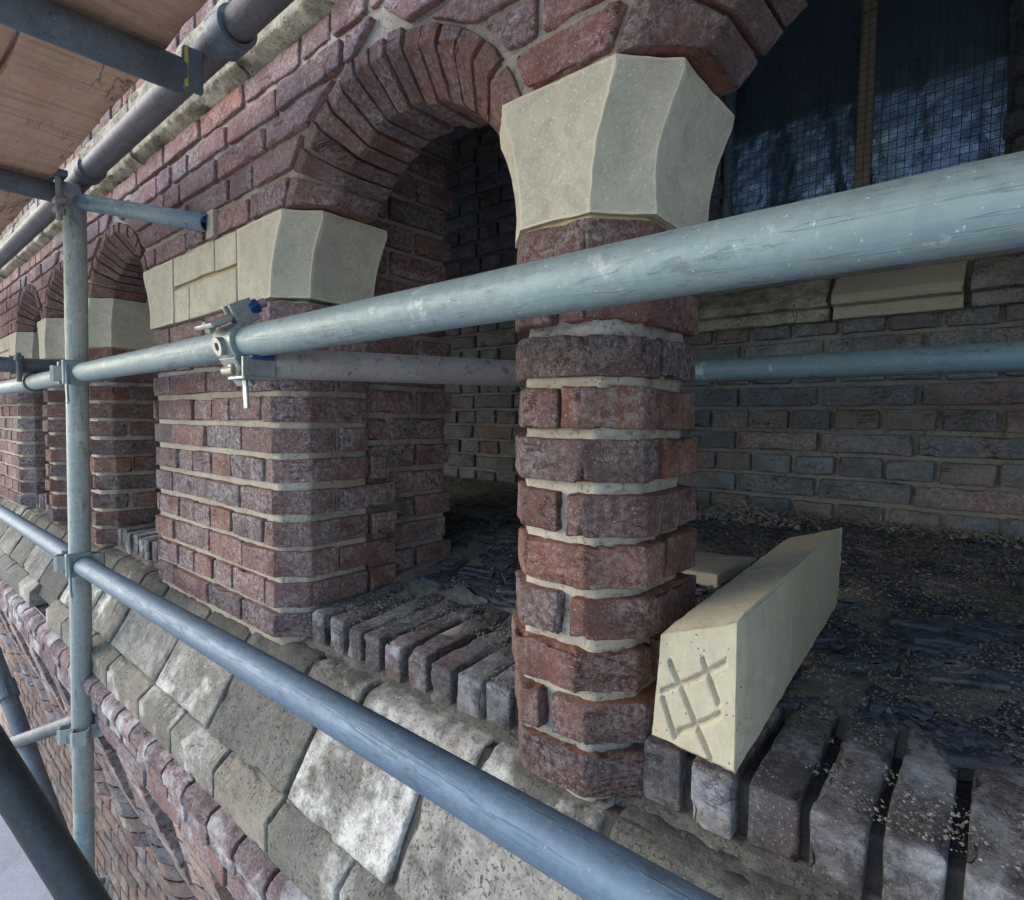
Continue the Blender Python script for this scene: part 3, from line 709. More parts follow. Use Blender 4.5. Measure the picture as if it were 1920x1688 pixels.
# ------------------------------------------------------------------ brick sills
def sill(x0, x1, label, n, ztop=-.375, src=None, mirror=False):
    t = thing('brick_sill', label, 'sill', ((x0+x1)/2, .69, -.45), 'brick-on-edge sills between the piers and columns')
    pit = (x1-x0)/n
    V = [(x0-.02, .605), (x1+.02, .605), (x1+.02, .86), (x0-.02, .86)]
    me, o = prism(V, -.47, ztop-.020, XYZ, M['mortar_soot'], r=.004, seg=.012, amp=.004, freq=60, chip=0, name='mortar'); link('mortar', me, t, o)
    for k in range(n):
        a = x0+k*pit+.0045; b_ = x0+(k+1)*pit-.0065-R.uniform(0, .003); yo = R.uniform(-.004, .004); zz = R.uniform(-.003, .004); tl = .018
        def wp(V_):
            V_ = V_.copy(); f = V_[:, 1]/.105
            V_[:, 2] += f*tl*.5*(V_[:, 2] > 0); return V_
        me = rbox((b_-a, .21, .078), M['brick_sill'], r=.004, seg=(.010, .011, .011), amp=.0016, freq=16, chip=.009, chipthr=.36, warp=wp)
        o = link('brick', me, t, ((a+b_)/2, .588+.105+yo, ztop-.039+zz)); o.rotation_euler = (R.uniform(-.01, .01), R.uniform(-.02, .02), R.uniform(-.012, .012))
sill(-1.022, -.497, 'row of upright sooty sill bricks between the broad pier and the column', 9)
sill(-.303, .225, 'sooty white-streaked sill bricks under the carved stone block at bottom right', 9, ztop=-.360)
sill(-2.27, -1.77, 'short row of grey sill bricks just left of the broad pier', 9)
sill(-2.89, -2.46, 'sill bricks behind the upright pole', 8)
sill(-3.52, -3.08, 'tiny far row of sill bricks at the left edge', 8)

# ------------------------------------------------------------------ gallery behind the arcade
def floor_z(y): return -.362+np.clip((np.asarray(y)-.80)/.88, 0, 1)*.105-np.clip(.80-np.asarray(y), 0, 1)*.5
fl = sheet('gallery_floor', lambda u, v: np.stack([u, v, floor_z(v)+.0], 1), np.arange(-6, 1.6, .03), np.arange(.70, 1.75, .025), M['grit'], None, amp=.008, freq=14)
struct(fl)
sl_src = []
for k in range(10):
    n = R.randint(5, 7); an = sorted(R.uniform(0, 6.28) for _ in range(n)); rr = .045
    poly = [(rr*1.35*math.cos(a_)*R.uniform(.75, 1.1), rr*math.sin(a_)*R.uniform(.7, 1.1)) for a_ in [2*math.pi*q/n+R.uniform(-.25, .25) for q in range(n)]]
    me, o = prism(poly, -.0035, .0035, XYZ, M['slate'], r=.001, seg=.008, amp=.0022, freq=70, chip=.003, caprings=3, name='slate'); sl_src.append(me)
pts = []
def clear(x, y): return not (-1.80 < x < -1.0 and y < .99) and not (abs(x-XC) < .12 and y < .76)
cnt = 0
while cnt < 295:
    x, y = R.uniform(-1.35, .55), R.uniform(.84, 1.62)
    if R.random() < .25: x = R.uniform(-1.0, .3); y = R.uniform(.80, 1.2)
    if not clear(x, y): continue
    n_ = noise(np.array([[x*5, y*7, 0.3]]), 77)[0]
    if n_ < -.25: continue
    o = link('slate', R.choice(sl_src), fl, (0, 0, 0)); s = R.uniform(.6, 1.5)
    o.location = Vector((x, y, float(floor_z(y))+R.uniform(.001, .008)))-fl.location
    o.rotation_euler = (R.uniform(-.10, .12), R.uniform(-.10, .10), R.uniform(0, 6.28)); o.scale = (s*.95, s*R.uniform(.5, .9), R.uniform(.8, 2.0)); cnt += 1
# grit and chips as one mass
def scatter(n, fpos, smin, smax, mat, name, seed, power=2.5, flat=.7):
    rg = np.random.RandomState(seed)
    base = np.array([[1, 0, 0], [-1, 0, 0], [0, 1, 0], [0, -1, 0], [0, 0, 1], [0, 0, -1]], float)
    fb = np.array([[0, 2, 4], [2, 1, 4], [1, 3, 4], [3, 0, 4], [2, 0, 5], [1, 2, 5], [3, 1, 5], [0, 3, 5]])
    Pp = fpos(rg, n); n = len(Pp)
    s = smin+(smax-smin)*rg.rand(n)**power
    V = base[None]*(.6+.8*rg.rand(n, 6, 1))*s[:, None, None]*(np.array([1.2, 1, flat]))+base[None, :, :1]*0
    tl = (rg.rand(n, 2)-.5)*.7; V[..., 2] += V[..., 0]*tl[:, :1]+V[..., 1]*tl[:, 1:]
    a = rg.rand(n)*6.28; ca, sa = np.cos(a)[:, None], np.sin(a)[:, None]
    V = np.stack([V[..., 0]*ca-V[..., 1]*sa, V[..., 0]*sa+V[..., 1]*ca, V[..., 2]], -1)+Pp[:, None, :]
    F = (fb[None]+np.arange(n)[:, None, None]*6).reshape(-1, 3)
    me = make_mesh(name, V.reshape(-1, 3), F, mat, None, False)
    return link(name, me)
def pos_floor(rg, n):
    P_ = np.stack([rg.uniform(-1.6, .5, n), rg.uniform(.60, 1.66, n), np.zeros(n)], 1)
    k = noise(P_*[6, 8, 1], 21)+.6*noise(P_*[30, 34, 1], 4)
    m_ = (k > -.15) & ~((P_[:, 0] < -1.0) & (P_[:, 0] > -1.8) & (P_[:, 1] < .98)) & ~((np.abs(P_[:, 0]-XC) < .1) & (P_[:, 1] < .735))
    P_ = P_[m_]; y = P_[:, 1]
    zs = np.where(y < .80, np.where(P_[:, 0] > XC, -.360, -.375)+(y-.69)*.085+.001, floor_z(y)+.010)
    P_[:, 2] = zs+rg.rand(len(P_))*.006; return P_
gr = scatter(150000, pos_floor, .0006, .0026, M['grit'], 'grit', 3, 4)
stuff(gr); tag(gr, 'sandy mortar grit and small chips strewn over the dark gallery floor', 'grit')
def pos_big(rg, n):
    P_ = np.stack([rg.uniform(-1.4, .4, n), rg.uniform(.78, 1.62, n), np.zeros(n)], 1)
    P_ = P_[~((P_[:, 0] < -1.0) & (P_[:, 1] < .98))]; P_[:, 2] = floor_z(P_[:, 1])+.014; return P_
def pos_fl(rg, n):
    P_ = np.stack([rg.uniform(-1.4, .5, n), rg.uniform(.74, 1.62, n), np.zeros(n)], 1)
    P_ = P_[(noise(P_*[5, 7, 1], 41) > -.35) & ~((P_[:, 0] < -1.0) & (P_[:, 1] < .98)) & ~((np.abs(P_[:, 0]-XC) < .12) & (P_[:, 1] < .75))]
    P_[:, 2] = np.where(P_[:, 1] < .80, np.where(P_[:, 0] > XC, -.350, -.366), floor_z(P_[:, 1])+.012)+rg.rand(len(P_))*.006; return P_
gf = scatter(14000, pos_fl, .002, .010, M['slate'], 'slate_flakes', 13, 3, .18); stuff(gf); tag(gf, 'blue black slate flakes and crumbs broken over the gallery floor', 'slate flakes')
gb = scatter(140, pos_big, .002, .007, M['rubble'], 'rubble', 9, 2); stuff(gb); tag(gb, 'pale stone and mortar crumbs lying among the slates', 'rubble')
def pos_heap(rg, n):
    r = np.abs(rg.randn(n))*.055; a = rg.rand(n)*6.28
    return np.stack([-.52+r*np.cos(a)*1.5, 1.56+r*np.sin(a)*.8, floor_z(1.56)+.012+.050*np.exp(-(r/.055)**2)*rg.rand(n)], 1)
hp = scatter(1500, pos_heap, .002, .009, M['rubble'], 'rubble_heap', 5, 1.5); stuff(hp); tag(hp, 'small heap of broken mortar against the back wall', 'rubble')
def pos_line(rg, n):
    x_ = rg.uniform(-3, .5, n); return np.stack([x_, 1.66-np.abs(rg.randn(n))*.035, floor_z(1.66)+.004+rg.rand(n)*.012], 1)
hl = scatter(9000, pos_line, .002, .007, M['grit'], 'mortar_debris', 6, 2); stuff(hl); tag(hl, 'line of mortar debris along the foot of the back wall', 'rubble')

# back wall
YW = 1.68
bw = thing('gallery_wall', 'shaded grey brick back wall of the gallery behind the arcade', 'wall', (-1, 1.75, -.26))
WX0, WX1, WZ0 = -.655, .0, .445
V = [[-4, YW+.012, -.4], [WX0, YW+.012, -.4], [WX0, YW+.012, 1.3], [-4, YW+.012, 1.3], [.9, YW+.012, -.4], [.9, YW+.012, WZ0], [WX0, YW+.012, WZ0]]
solid('mortar', V, [[0, 1, 6, 2, 3], [1, 4, 5, 6]], M['mortar_dark'], bw)
for i in range(24):
    z0 = -.262+i*P0; z1 = z0+P0-.011
    if .262 < (z0+z1)/2 < .375: pass
    x = .55-R.uniform(0, .01)-(.05 if i % 2 else 0)
    while x > -2.6:
        L = .212 if i % 2 else .108
        L += R.uniform(-.005, .005); a, b_ = x-L, x-.0115; x -= L
        if z0 > .255 and z0 < .36 and b_ > -1.02: continue
        if z1 > WZ0-.005 and b_ > WX0+.02:
            if a < WX0-.03: b_ = WX0
            else: continue
        boxbrick(bw, a, b_, YW-.004, YW+.05, z0, z1, M['brick_back'], seg=.02, dseg=.05, amp=.0016, chip=.005)
# moulded sill stones in the back wall
ss = thing('window_sill', 'moulded stone sill course under the meshed window with one clean beige stone', 'sill', (-.3, 1.65, .262))
for k, (a, b_, mt) in enumerate(((-1.02, -.345, 'stone_ledge'), (-.335, -.075, 'stone_sill'), (-.062, .3, 'stone_old'), (.31, .8, 'stone_old'))):
    poly = [(1.74, .262), (1.74, .375), (1.672, .372), (1.622, .318), (1.622, .296), (1.648, .292), (1.648, .262)]
    me, o = prism(poly[::-1], a, b_, lambda V_: np.stack([V_[:, 2], V_[:, 0], V_[:, 1]], 1), M[mt], r=.003, seg=.02, amp=.0006 if k == 1 else .0025, chip=.002 if k == 1 else .006, caprings=2, name='stone'); link('stone', me, ss, o)
# splayed jamb at right
jb = thing('window_jamb', 'dark splayed brick window jamb at the upper right edge', 'wall', (.1, 1.62, .445))
dx = np.array([.72, -.69, 0]); dn = np.array([-.69, -.72, 0])
for i in range(15):
    z0 = WZ0+i*P0; n0 = 0 if i % 2 else .055
    for q in range(3):
        p = np.array([-.005, 1.71, 0])+dx*(q*.11+n0*.5+.05); me = rbox((.098, .06, .05), M['brick_back'], seg=(.02, .04, .02), amp=.0018)
        o = link('brick', me, jb, (p[0], p[1], z0+.025)); o.rotation_euler = (0, 0, math.atan2(dx[1], dx[0]))
p0, p1 = np.array([-.02, 1.735, 0])+dn*.0, np.array([-.02, 1.735, 0])+dx*.36
V = [[*p0[:2], WZ0-.05], [*p1[:2], WZ0-.05], [*p1[:2], 1.4], [*p0[:2], 1.4]]; V += [[v[0]-dn[0]*.1, v[1]-dn[1]*.1, v[2]] for v in V]
solid('mortar', V, [[0, 1, 2, 3], [5, 4, 7, 6], [4, 0, 3, 7], [1, 5, 6, 2]], M['mortar_dark'], jb)
# window: batten, sheet, mesh
wi = thing('window', 'dark window opening closed with plastic sheet, batten and wire mesh', 'window', (-.33, 1.74, WZ0))
us = np.linspace(WX0-.05, WX1+.05, 120); vs2 = np.linspace(WZ0-.02, 1.35, 90)
def plas(u, v):
    f = np.clip(1-(v-WZ0)/.5, 0, 1)
    q = np.stack([u*11+v*1.8, v*1.3, u*0], 1); d = noise(q, 3)*.022+noise(q*[2.6, 1.8, 1], 5)*.009
    return np.stack([u, 1.775+d*(0.5+f)+.225*np.clip(.85-v, 0, 1), v], 1)
sheet('plastic_sheet', plas, us, vs2, M['plastic'], wi, amp=.0015, freq=60)
solid('reveal', [[WX0-.012, 1.69, .35], [WX0-.012, 2.25, .35], [WX0-.012, 2.25, 1.4], [WX0-.012, 1.69, 1.4], [.25, 1.69, WZ0-.015], [.25, 2.25, WZ0-.015], [WX0-.012, 2.25, WZ0-.015], [WX0-.012, 1.69, WZ0-.015]], [[0, 1, 2, 3], [4, 5, 6, 7]], M['mortar_dark'], wi)
solid('backing', [[-.9, 2.2, .3], [.3, 2.2, .3], [.3, 2.2, 1.4], [-.9, 2.2, 1.4]], [[0, 1, 2, 3]], M['plastic'], wi)
me = rbox((.034, .02, .95), M['batten'], r=.002, seg=(.02, .02, .1), amp=.0005, chip=0, name='batten'); link('batten', me, wi, (-.302, 1.752, .90))
me = rbox((.022, .03, .95), M['steel_teal'], r=.004, seg=(.02, .02, .02), amp=.003, chip=0, name='frame'); link('frame', me, wi, (WX0+.012, 1.725, .90))
WV = []; WF = []
def wire(a, b_, r_):
    a = np.array(a, float); b_ = np.array(b_, float); d = b_-a; d /= np.linalg.norm(d); u = np.cross(d, [0, 1, 0]); u /= np.linalg.norm(u); v = np.array([0, 1., 0])
    n = len(WV)
    for p in (a, b_):
        for s, q in ((1, 0), (0, 1), (-1, 0), (0, -1)): WV.append(p+(u*s+v*q)*r_)
    for i in range(4): WF.append([n+i, n+(i+1) % 4, n+4+(i+1) % 4, n+4+i])
for i in range(37): x = WX0+.003+i*.0178; wire((x, 1.712+.004*math.sin(i*.7), WZ0-.01), (x+.004, 1.712+.004*math.sin(i*.7+1), 1.3), .0008)
for i in range(48): z = WZ0+i*.0178; wire((WX0, 1.7105, z), (WX1, 1.7105, z+.003), .0008)
stuff(solid('wire_mesh', WV, WF, M['wire'], wi))
# closing surfaces of the gallery
cl = [[-6, YB-.01, .82], [1.6, YB-.01, .82], [1.6, 1.95, 1.45], [-6, 1.95, 1.45]]
struct(solid('gallery_ceiling', cl, [[0, 1, 2, 3]], M['mortar_new']))
struct(solid('gallery_end_wall', [[-4.6, .60, -.5], [-4.6, 1.8, -.5], [-4.6, 1.8, 1.4], [-4.6, .60, 1.4]], [[0, 1, 2, 3]], M['mortar_dark']))
struct(solid('gallery_end_wall', [[1.5, .60, -.5], [1.5, 1.95, -.5], [1.5, 1.95, 1.4], [1.5, .60, 1.4]], [[0, 1, 2, 3]], M['mortar_dark']))

# ------------------------------------------------------------------ sloping stones below
def slope_course(name, label, A, B, lens, mat, thick=.06, off=0, seed=0, **k):
    """stones laid on the slope from A=(y,z) top to B bottom"""
    t = thing(name, label, 'stone course', (-2, (A[0]+B[0])/2, B[1]))
    A = np.array(A); B = np.array(B); d = B-A; L = np.linalg.norm(d); d /= L; n = np.array([d[1], -d[0]])      # outward normal (towards -y, +z)
    if n[0] > 0: n = -n
    x = XW1-off; i = 0
    while x > -5.5:
        w_ = lens[i % len(lens)]*R.uniform(.92, 1.08); i += 1; a, b_ = x-w_+.006, x-.006; x -= w_
        fine = b_ > -2.6
        cx_ = (a+b_)/2; mat_ = M['stone_limed'] if (-.80 < cx_ < -.45 or -.30 < cx_ < -.05 or -2.2 < cx_ < -1.95) else mat
        me = rbox((b_-a, L, thick), mat_, r=.006, seg=(.016, .016, .05) if fine else (.06, .06, .06), amp=.0014, freq=18, chip=.006, chipthr=.32, name='stone')
        c = A+d*L/2-n*thick/2+n*R.uniform(-.002, .003)
        o = link('stone', me, None, (0, 0, 0)); M4 = frame(((a+b_)/2, c[0], c[1]), (1, 0, 0), (0, -d[0], -d[1]), (0, n[0], n[1]))
        o.parent = t; o.matrix_basis = Matrix.Translation(-t.location)@M4@Matrix.Rotation(R.uniform(-.01, .01), 4, 'Z')
    return t
wu = thing('weathering_course', 'upper row of sloping grey weathered stones at the foot of the pier and columns', 'stone course', (-2, .54, -.51))
x = XW1-.06; i = 0
while x > -5.5:
    w_ = (.25, .20, .28, .17)[i % 4]*R.uniform(.92, 1.08); i += 1; a, b_ = x-w_+.006, x-.006; x -= w_
    poly = [(.589, -.447), (.566, -.449), (.546, -.456), (.512, -.510), (.56, -.54), (.60, -.54)]
    me, o = prism(poly, a, b_, lambda V_: np.stack([V_[:, 2], V_[:, 0], V_[:, 1]], 1), M['stone_limed' if -.90 < (a+b_)/2 < -.40 else 'stone_old'], r=.004, seg=.012 if b_ > -2.6 else .05, amp=.0012, freq=20, chip=.004, chipthr=.35, caprings=2, name='stone'); link('stone', me, wu, o)
slope_course('weathering_course', 'broad lower row of steep grey stones with white lime patches', (.510, -.512), (.446, -.620), [.33, .25, .31, .28], M['stone_old'], off=.02)
me, o = prism([(.52, -.50), (.47, -.60), (.44, -.66), (.62, -.66), (.62, -.46), (.56, -.452)], -5.5, .9, lambda V_: np.stack([V_[:, 2], V_[:, 0], V_[:, 1]], 1), M['mortar_soot'], r=.004, seg=.05, amp=.002, chip=0, name='mortar_bed')
struct(link('mortar_bed', me, None, o))
me, o = prism([(.579, -.450), (.590, -.441), (.605, -.434), (.64, -.434), (.64, -.47), (.58, -.47)], -5.5, .9, lambda V_: np.stack([V_[:, 2], V_[:, 0], V_[:, 1]], 1), M['mortar_fillet'], r=.003, seg=.010, amp=.005, freq=55, chip=0, name='mortar_fillet')
struct(link('mortar_fillet', me, None, o))
cp = thing('coping_course', 'pitted tan stone coping with a sloping top, below the steep grey stones', 'stone course', (-2, .46, -.705))
x = XW1
while x > -5.5:
    w_ = R.uniform(.19, .26); a, b_ = x-w_+.004, x-.004; x -= w_
    if -2.62 < (a+b_)/2 < -2.42: continue
    poly = [(.447, -.624), (.4165, -.650), (.4165, -.703), (.52, -.703), (.52, -.624)]
    me, o = prism(poly, a, b_, lambda V_: np.stack([V_[:, 2], V_[:, 0], V_[:, 1]], 1), M['stone_coping'], r=.003, seg=.012 if x > -2.6 else .05, amp=.0018, freq=24, chip=.004, chipthr=.3, caprings=2, name='stone'); link('stone', me, cp, o)
# moulded brick string course
rl = thing('brick_string_course', 'rounded purple brick moulding with white lime streaks below the stone coping', 'moulding', (-2, .43, -.86))
x = XW1
while x > -5.0:
    w_ = .105*R.uniform(.95, 1.1); a, b_ = x-w_+.004, x-.004; x -= w_
    fine = x > -2.6
    poly = [(.50, -.706), (.425, -.707), (.405, -.716), (.396, -.732), (.399, -.750), (.412, -.762), (.50, -.763)]
    me, o = prism(poly, a, b_, lambda V_: np.stack([V_[:, 2], V_[:, 0], V_[:, 1]], 1), M['brick_low'], r=.002, seg=.012 if fine else .05, amp=.0012, chip=.003, chipthr=.4, caprings=1); link('brick', me, rl, o)
for i, (yf, z1) in enumerate(((.418, -.769), (.424, -.822))):
    x = XW1-i*.05
    while x > -4.6:
        w_ = (.21 if i else .105)*R.uniform(.95, 1.06); a, b_ = x-w_+.004, x-.006; x -= w_
        boxbrick(rl, a, b_, yf, yf+.08, z1-.045, z1, M['brick_low'], seg=.018 if x > -2.6 else .05, dseg=.06)
solid('mortar', [[-5, .43, -.70], [.9, .43, -.70], [.9, .43, -.87], [-5, .43, -.87], [-5, .7, -.88], [.9, .7, -.88]], [[1, 0, 3, 2], [2, 3, 4, 5]], M['mortar_old'], rl)
# corbel frieze
PC = .40; rnd_src = []
for k in range(10):
    xk = -.42-k*PC
    t = thing('brick_corbel', ('rightmost', 'second from right', 'third from right', 'fourth from right', 'fifth from right', 'sixth from right', 'fourth from left', 'third from left', 'second from left', 'leftmost')[k]+' tapering brick corbel in the shaded row under the string course', 'corbel', (xk, .5, -1.4), 'row of tapering brick corbels under the string course')
    for j in range(10):
        z1 = -.872-j*.060; yf = .436+.017*j+.0006*j*j; hw = .072
        me = rbox((2*hw+R.uniform(-.004, .002), .12, .052), M['brick_corbel'], r=.003, seg=.02, amp=.0015, chip=.004, warp=lambda V_, q_=(.017+.0012*j)/.06: np.stack([V_[:, 0], V_[:, 1]-V_[:, 2]*q_, V_[:, 2]], 1))
        link('brick', me, t, (xk, yf+.06, z1-.025))
    V = [[xk-.066, .446, -.868], [xk+.066, .446, -.868], [xk+.066, .446+.21, -1.48], [xk-.066, .446+.21, -1.48]]; V += [[v[0], .75, v[2]] for v in V]
    solid('mortar', V, [[0, 3, 2, 1], [0, 4, 7, 3], [1, 2, 6, 5], [2, 3, 7, 6]], M['mortar_new'], t)
    for j in range(10):
        z1 = -.872-j*.060; yc = .545+.014*j; rr = PC/2-.105
        if k == 0 or j >= len(rnd_src):
            poly = [(rr*math.cos(a_), -rr*.95*math.sin(a_)) for a_ in np.linspace(0, math.pi, 9)][::-1]+[(rr, .09), (-rr, .09)]
            me, o = prism(poly[::-1], -.0275, .0275, lambda V_: np.stack([V_[:, 0], V_[:, 1]-V_[:, 2]*.233, V_[:, 2]], 1), M['brick_corbel'], r=.0015, seg=.014, amp=.001, chip=.003, caprings=1, name='rounded_brick'); rnd_src.append((me, o))
        me, o = rnd_src[j]; link('rounded_brick', me, t, (xk-PC/2+o[0], yc+o[1], z1-.028+o[2]))
lw = thing('lower_wall', 'shaded red brick wall behind the corbels at lower left', 'wall', (-2, .66, -2.0))
sheet('mortar', lambda u, v: np.stack([u, np.full(len(u), .655), v], 1), np.linspace(-6, 1, 80), np.linspace(-7, -.86, 80), M['mortar_old'], lw)
lsrc = [rbox((.20, .06, .05), M['brick_corbel'], r=.004, seg=(.03, .06, .02), amp=.002, chip=.004) for _ in range(6)]
for i in range(17):
    for q in range(17): link('brick', R.choice(lsrc), lw, (-5.2+q*.211+(i % 2)*.105+R.uniform(-.002, .002), .675+R.uniform(-.002, .002), -1.27-i*.0615))

# ------------------------------------------------------------------ loose stones
def block_mesh():
    # eight measured corners: front (towards camera) then far end
    B0 = np.array([-.268, .543, -.333]); B1 = np.array([-.178, .545, -.340]); T0 = np.array([-.262, .548, -.222]); T1 = np.array([-.187, .566, -.195])
    B2 = np.array([-.200, 1.10, -.315]); T2 = np.array([-.201, 1.12, -.180]); B3 = np.array([-.29, 1.04, -.315]); T3 = np.array([-.262, 1.02, -.192])
    def wp(V):
        u, v, w_ = V[:, 0]+.5, V[:, 1]+.5, V[:, 2]+.5; u, v, w_ = u[:, None], v[:, None], w_[:, None]
        lo = (B0*(1-u)+B1*u)*(1-v)+(B3*(1-u)+B2*u)*v; hi = (T0*(1-u)+T1*u)*(1-v)+(T3*(1-u)+T2*u)*v
        return lo*(1-w_)+hi*w_
    h = np.array([.5, .5, .5]); ax = [np.linspace(-.5, .5, n) for n in (74, 60, 78)]
    for a_ in ax: a_[1] = -.485; a_[-2] = .485
    g_, F = box_grid(*[len(a_) for a_ in ax]); U = np.stack([ax[i][g_[:, i]] for i in range(3)], 1)
    V = wp(U); e = ((np.abs(U) > .48).sum(1) >= 2).astype(float)
    N = vnormals(V, F); d = .0007*fbm(V*60, 4)-.0045*np.clip(fbm(V*45, 8)-.05, 0, 1)*e-.002*e
    # tooled grooves on the front and a few on the side
    fx, fz = U[:, 0], U[:, 2]; front = (U[:, 1] < -.495); side = U[:, 0] > .495
    def seg(px, pz, a_, b_, wd):
        a_ = np.array(a_); b_ = np.array(b_); p = np.stack([px, pz], 1); t = np.clip(((p-a_)@(b_-a_))/((b_-a_)@(b_-a_)), 0, 1)
        return np.clip(1.25-np.linalg.norm(p-(a_+t[:, None]*(b_-a_)), axis=1)/wd, 0, 1)
    gv_ = 0
    for a_, b_ in (((-.33, .22), (.02, -.24)), ((.08, .24), (.28, -.06)), ((-.40, -.05), (.34, .22)), ((-.16, -.36), (.30, -.14)), ((-.38, -.12), (-.20, -.42)), ((.02, -.24), (.22, -.46))):
        gv_ = np.maximum(gv_, seg(fx, fz, a_, b_, .026))
    d = d-.0055*gv_*front
    gs = np.maximum(seg(U[:, 1], fz, (-.46, .05), (-.28, -.2), .02), seg(U[:, 1], fz, (-.48, -.22), (-.36, -.42), .02)); d = d-.0025*gs*side
    V = V+N*d[:, None]
    o = V.mean(0); me = make_mesh('stone_block', V-o, F, M['stone_block']); return me, o
me, o = block_mesh(); bo = link('stone_block', me, None, o); me.set_sharp_from_angle(angle=math.radians(40))
tag(bo, 'long cream stone block with crossed tool grooves on its end, resting on the sill', 'stone block')
# slab behind the column
poly = [(-.60, 1.03), (-.395, 1.07), (-.385, 1.265), (-.60, 1.22)]
me, o = prism(poly, -.335, -.292, XYZ, M['stone_sill'], r=.003, seg=.03, amp=.0008, chip=.003, caprings=2, name='stone_slab')
so_ = link('stone_slab', me, None, o); tag(so_, 'flat pale stone slab on the floor behind the column', 'stone slab')

# ------------------------------------------------------------------ scaffold
RT = .0242
def rail(name, pts, mat, label, rad=RT, cat='scaffold tube', group=None):
    o = tube(name, pts[0], pts[1], rad, M[mat]); return tag(o, label, cat, group)
PA, PBt = np.array([-1.806, .40, .60]), np.array([-1.945, .40, -1.75])
def post_at(z): f = (z-PBt[2])/(PA[2]-PBt[2]); return PBt+(PA-PBt)*f
rail('guard_rail', (post_at(.108)+[.022, .004, 0], (.9, .412, .124)), 'steel', 'thick galvanised guard rail crossing the picture in front of the column')
rail('guard_rail', (post_at(.105)+[-.022, 0, 0], (-5.2, .40, .08)), 'steel', 'upper guard rail continuing left of the upright pole')
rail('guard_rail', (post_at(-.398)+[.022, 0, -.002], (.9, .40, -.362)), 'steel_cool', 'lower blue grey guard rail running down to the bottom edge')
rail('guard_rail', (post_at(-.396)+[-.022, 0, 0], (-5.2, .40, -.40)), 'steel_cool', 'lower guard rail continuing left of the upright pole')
ps = thing('scaffold_post', 'upright pale galvanised scaffold pole with cup brackets at left', 'scaffold pole', tuple(PBt))
tube('tube', post_at(-1.10), post_at(.545), RT*1.02, M['steel_pale'], ps)
tube('tube', post_at(-1.75), post_at(-1.098), RT, M['steel'], ps)
def cup(p, ang, parent):
    """pressed U-shaped cup welded to the pole, pointing to ang (degrees, from +X)"""
    a = math.radians(ang); d = np.array([math.cos(a), math.sin(a), 0]); s = np.array([-d[1], d[0], 0]); z = np.array([0, 0, 1.])
    p = np.array(p); V = []; F = []; prof = [(.020, -.020), (.046, -.021), (.054, -.015), (.054, .015), (.046, .021), (.020, .020)]
    hh = .019; th = .0045
    for q, (l, t) in enumerate(prof):
        inn = (l-(th if 0 < q < 5 else 0), t*(1-th/.021))
        for lz, tz, zz in ((l, t, -hh), (l, t, hh), (inn[0], inn[1], hh), (inn[0], inn[1], -hh)): V.append(p+d*lz+s*tz+z*zz)
    for q in range(5):
        for e in range(4): F.append([q*4+e, q*4+(e+1) % 4, (q+1)*4+(e+1) % 4, (q+1)*4+e])
    F += [[3, 2, 1, 0], [20, 21, 22, 23]]
    return solid('cup', V, F, M['steel_pale'], parent)
for z in (.105, -.392, -.872, -1.36):
    for an in ((-20, 70, 160, 250) if z < -.5 else (70, 250)): cup(post_at(z), an, ps)
    band('collar', post_at(z), (0, 0, 1), RT, .03, .003, 0, 360, M['steel_pale'], ps, ref=(1, 0, 0))
for z, nm in ((.108, 'wedge'), (-.396, 'wedge')):
    p = post_at(z)+np.array([.030, -.008, 0])
    hexbox(nm, p+np.array([.004, -.022, -.03]), (1, 0, .12), (0, 1, 0), (-.12, 0, 1), (.016, .005, .10), M['steel'], ps)
    hexbox('rail_head', p+np.array([-.004, 0, 0]), (1, 0, 0), (0, 1, 0), (0, 0, 1), (.016, .058, .062), M['steel'], ps, r=.008)
    q = post_at(z)+np.array([-.034, -.006, 0])
    hexbox('rail_head', q, (1, 0, 0), (0, 1, 0), (0, 0, 1), (.014, .056, .06), M['steel'], ps, r=.006)

# swivel coupler on the upper rail
def rail_pt(x): a = post_at(.108)+[.022, .004, 0]; b_ = np.array([.9, .412, .124]); f = (x-a[0])/(b_[0]-a[0]); return a+(b_-a)*f
XK = -.905; pk = rail_pt(XK); ax_ = np.array([.999, .004, .006])
ck = thing('swivel_coupler', 'pressed steel swivel coupler with blue nut clamped on the upper guard rail', 'coupler', tuple(pk))
band('strap', pk, ax_, RT+.0005, .062, .0065, -40, 215, M['steel_bright'], ck, n=28, ref=(0, -.9, .35))
band('strap', pk, ax_, RT+.0005, .05, .006, 222, 330, M['steel_bright'], ck, n=18, ref=(0, -.9, .35))
def P3(dx, dy, dz): return pk+np.array([dx, dy, dz])
hexbox('flange', P3(-.006, -.038, .026), (1, 0, 0), (0, .9, .43), (0, -.43, .9), (.062, .034, .007), M['steel_bright'], ck)
bt = cyl('bolt', P3(-.004, -.046, .020), P3(.004, .020, .060), .0058, M['bolt'], ck)
cyl('bolt_head', P3(-.004, -.050, .017), P3(-.004, -.042, .022), .010, M['bolt'], bt, n=12)
cyl('nut', P3(.004, .010, .053), P3(.005, .024, .062), .0125, M['nut_blue'], bt, n=6)
cyl('bolt_end', P3(.005, .022, .061), P3(.006, .036, .069), .0075, M['bolt'], bt, n=12)
for s in (-1, 1): hexbox('ear', P3(-.002+s*.0105, .002, .047), (1, 0, 0), (0, .86, .5), (0, -.5, .86), (.007, .036, .036), M['steel_bright'], ck, r=.0034)
hexbox('tail_plate', P3(.004, -.008, -.044), (1, 0, .0), (0, .55, -.83), (0, .83, .55), (.054, .050, .007), M['steel_bright'], ck)
band('boss', P3(.002, -.0325, -.008), (0, -1, -.25), .0065, .010, .0075, 0, 360, M['steel_bright'], ck, n=24, ref=(1, 0, 0))
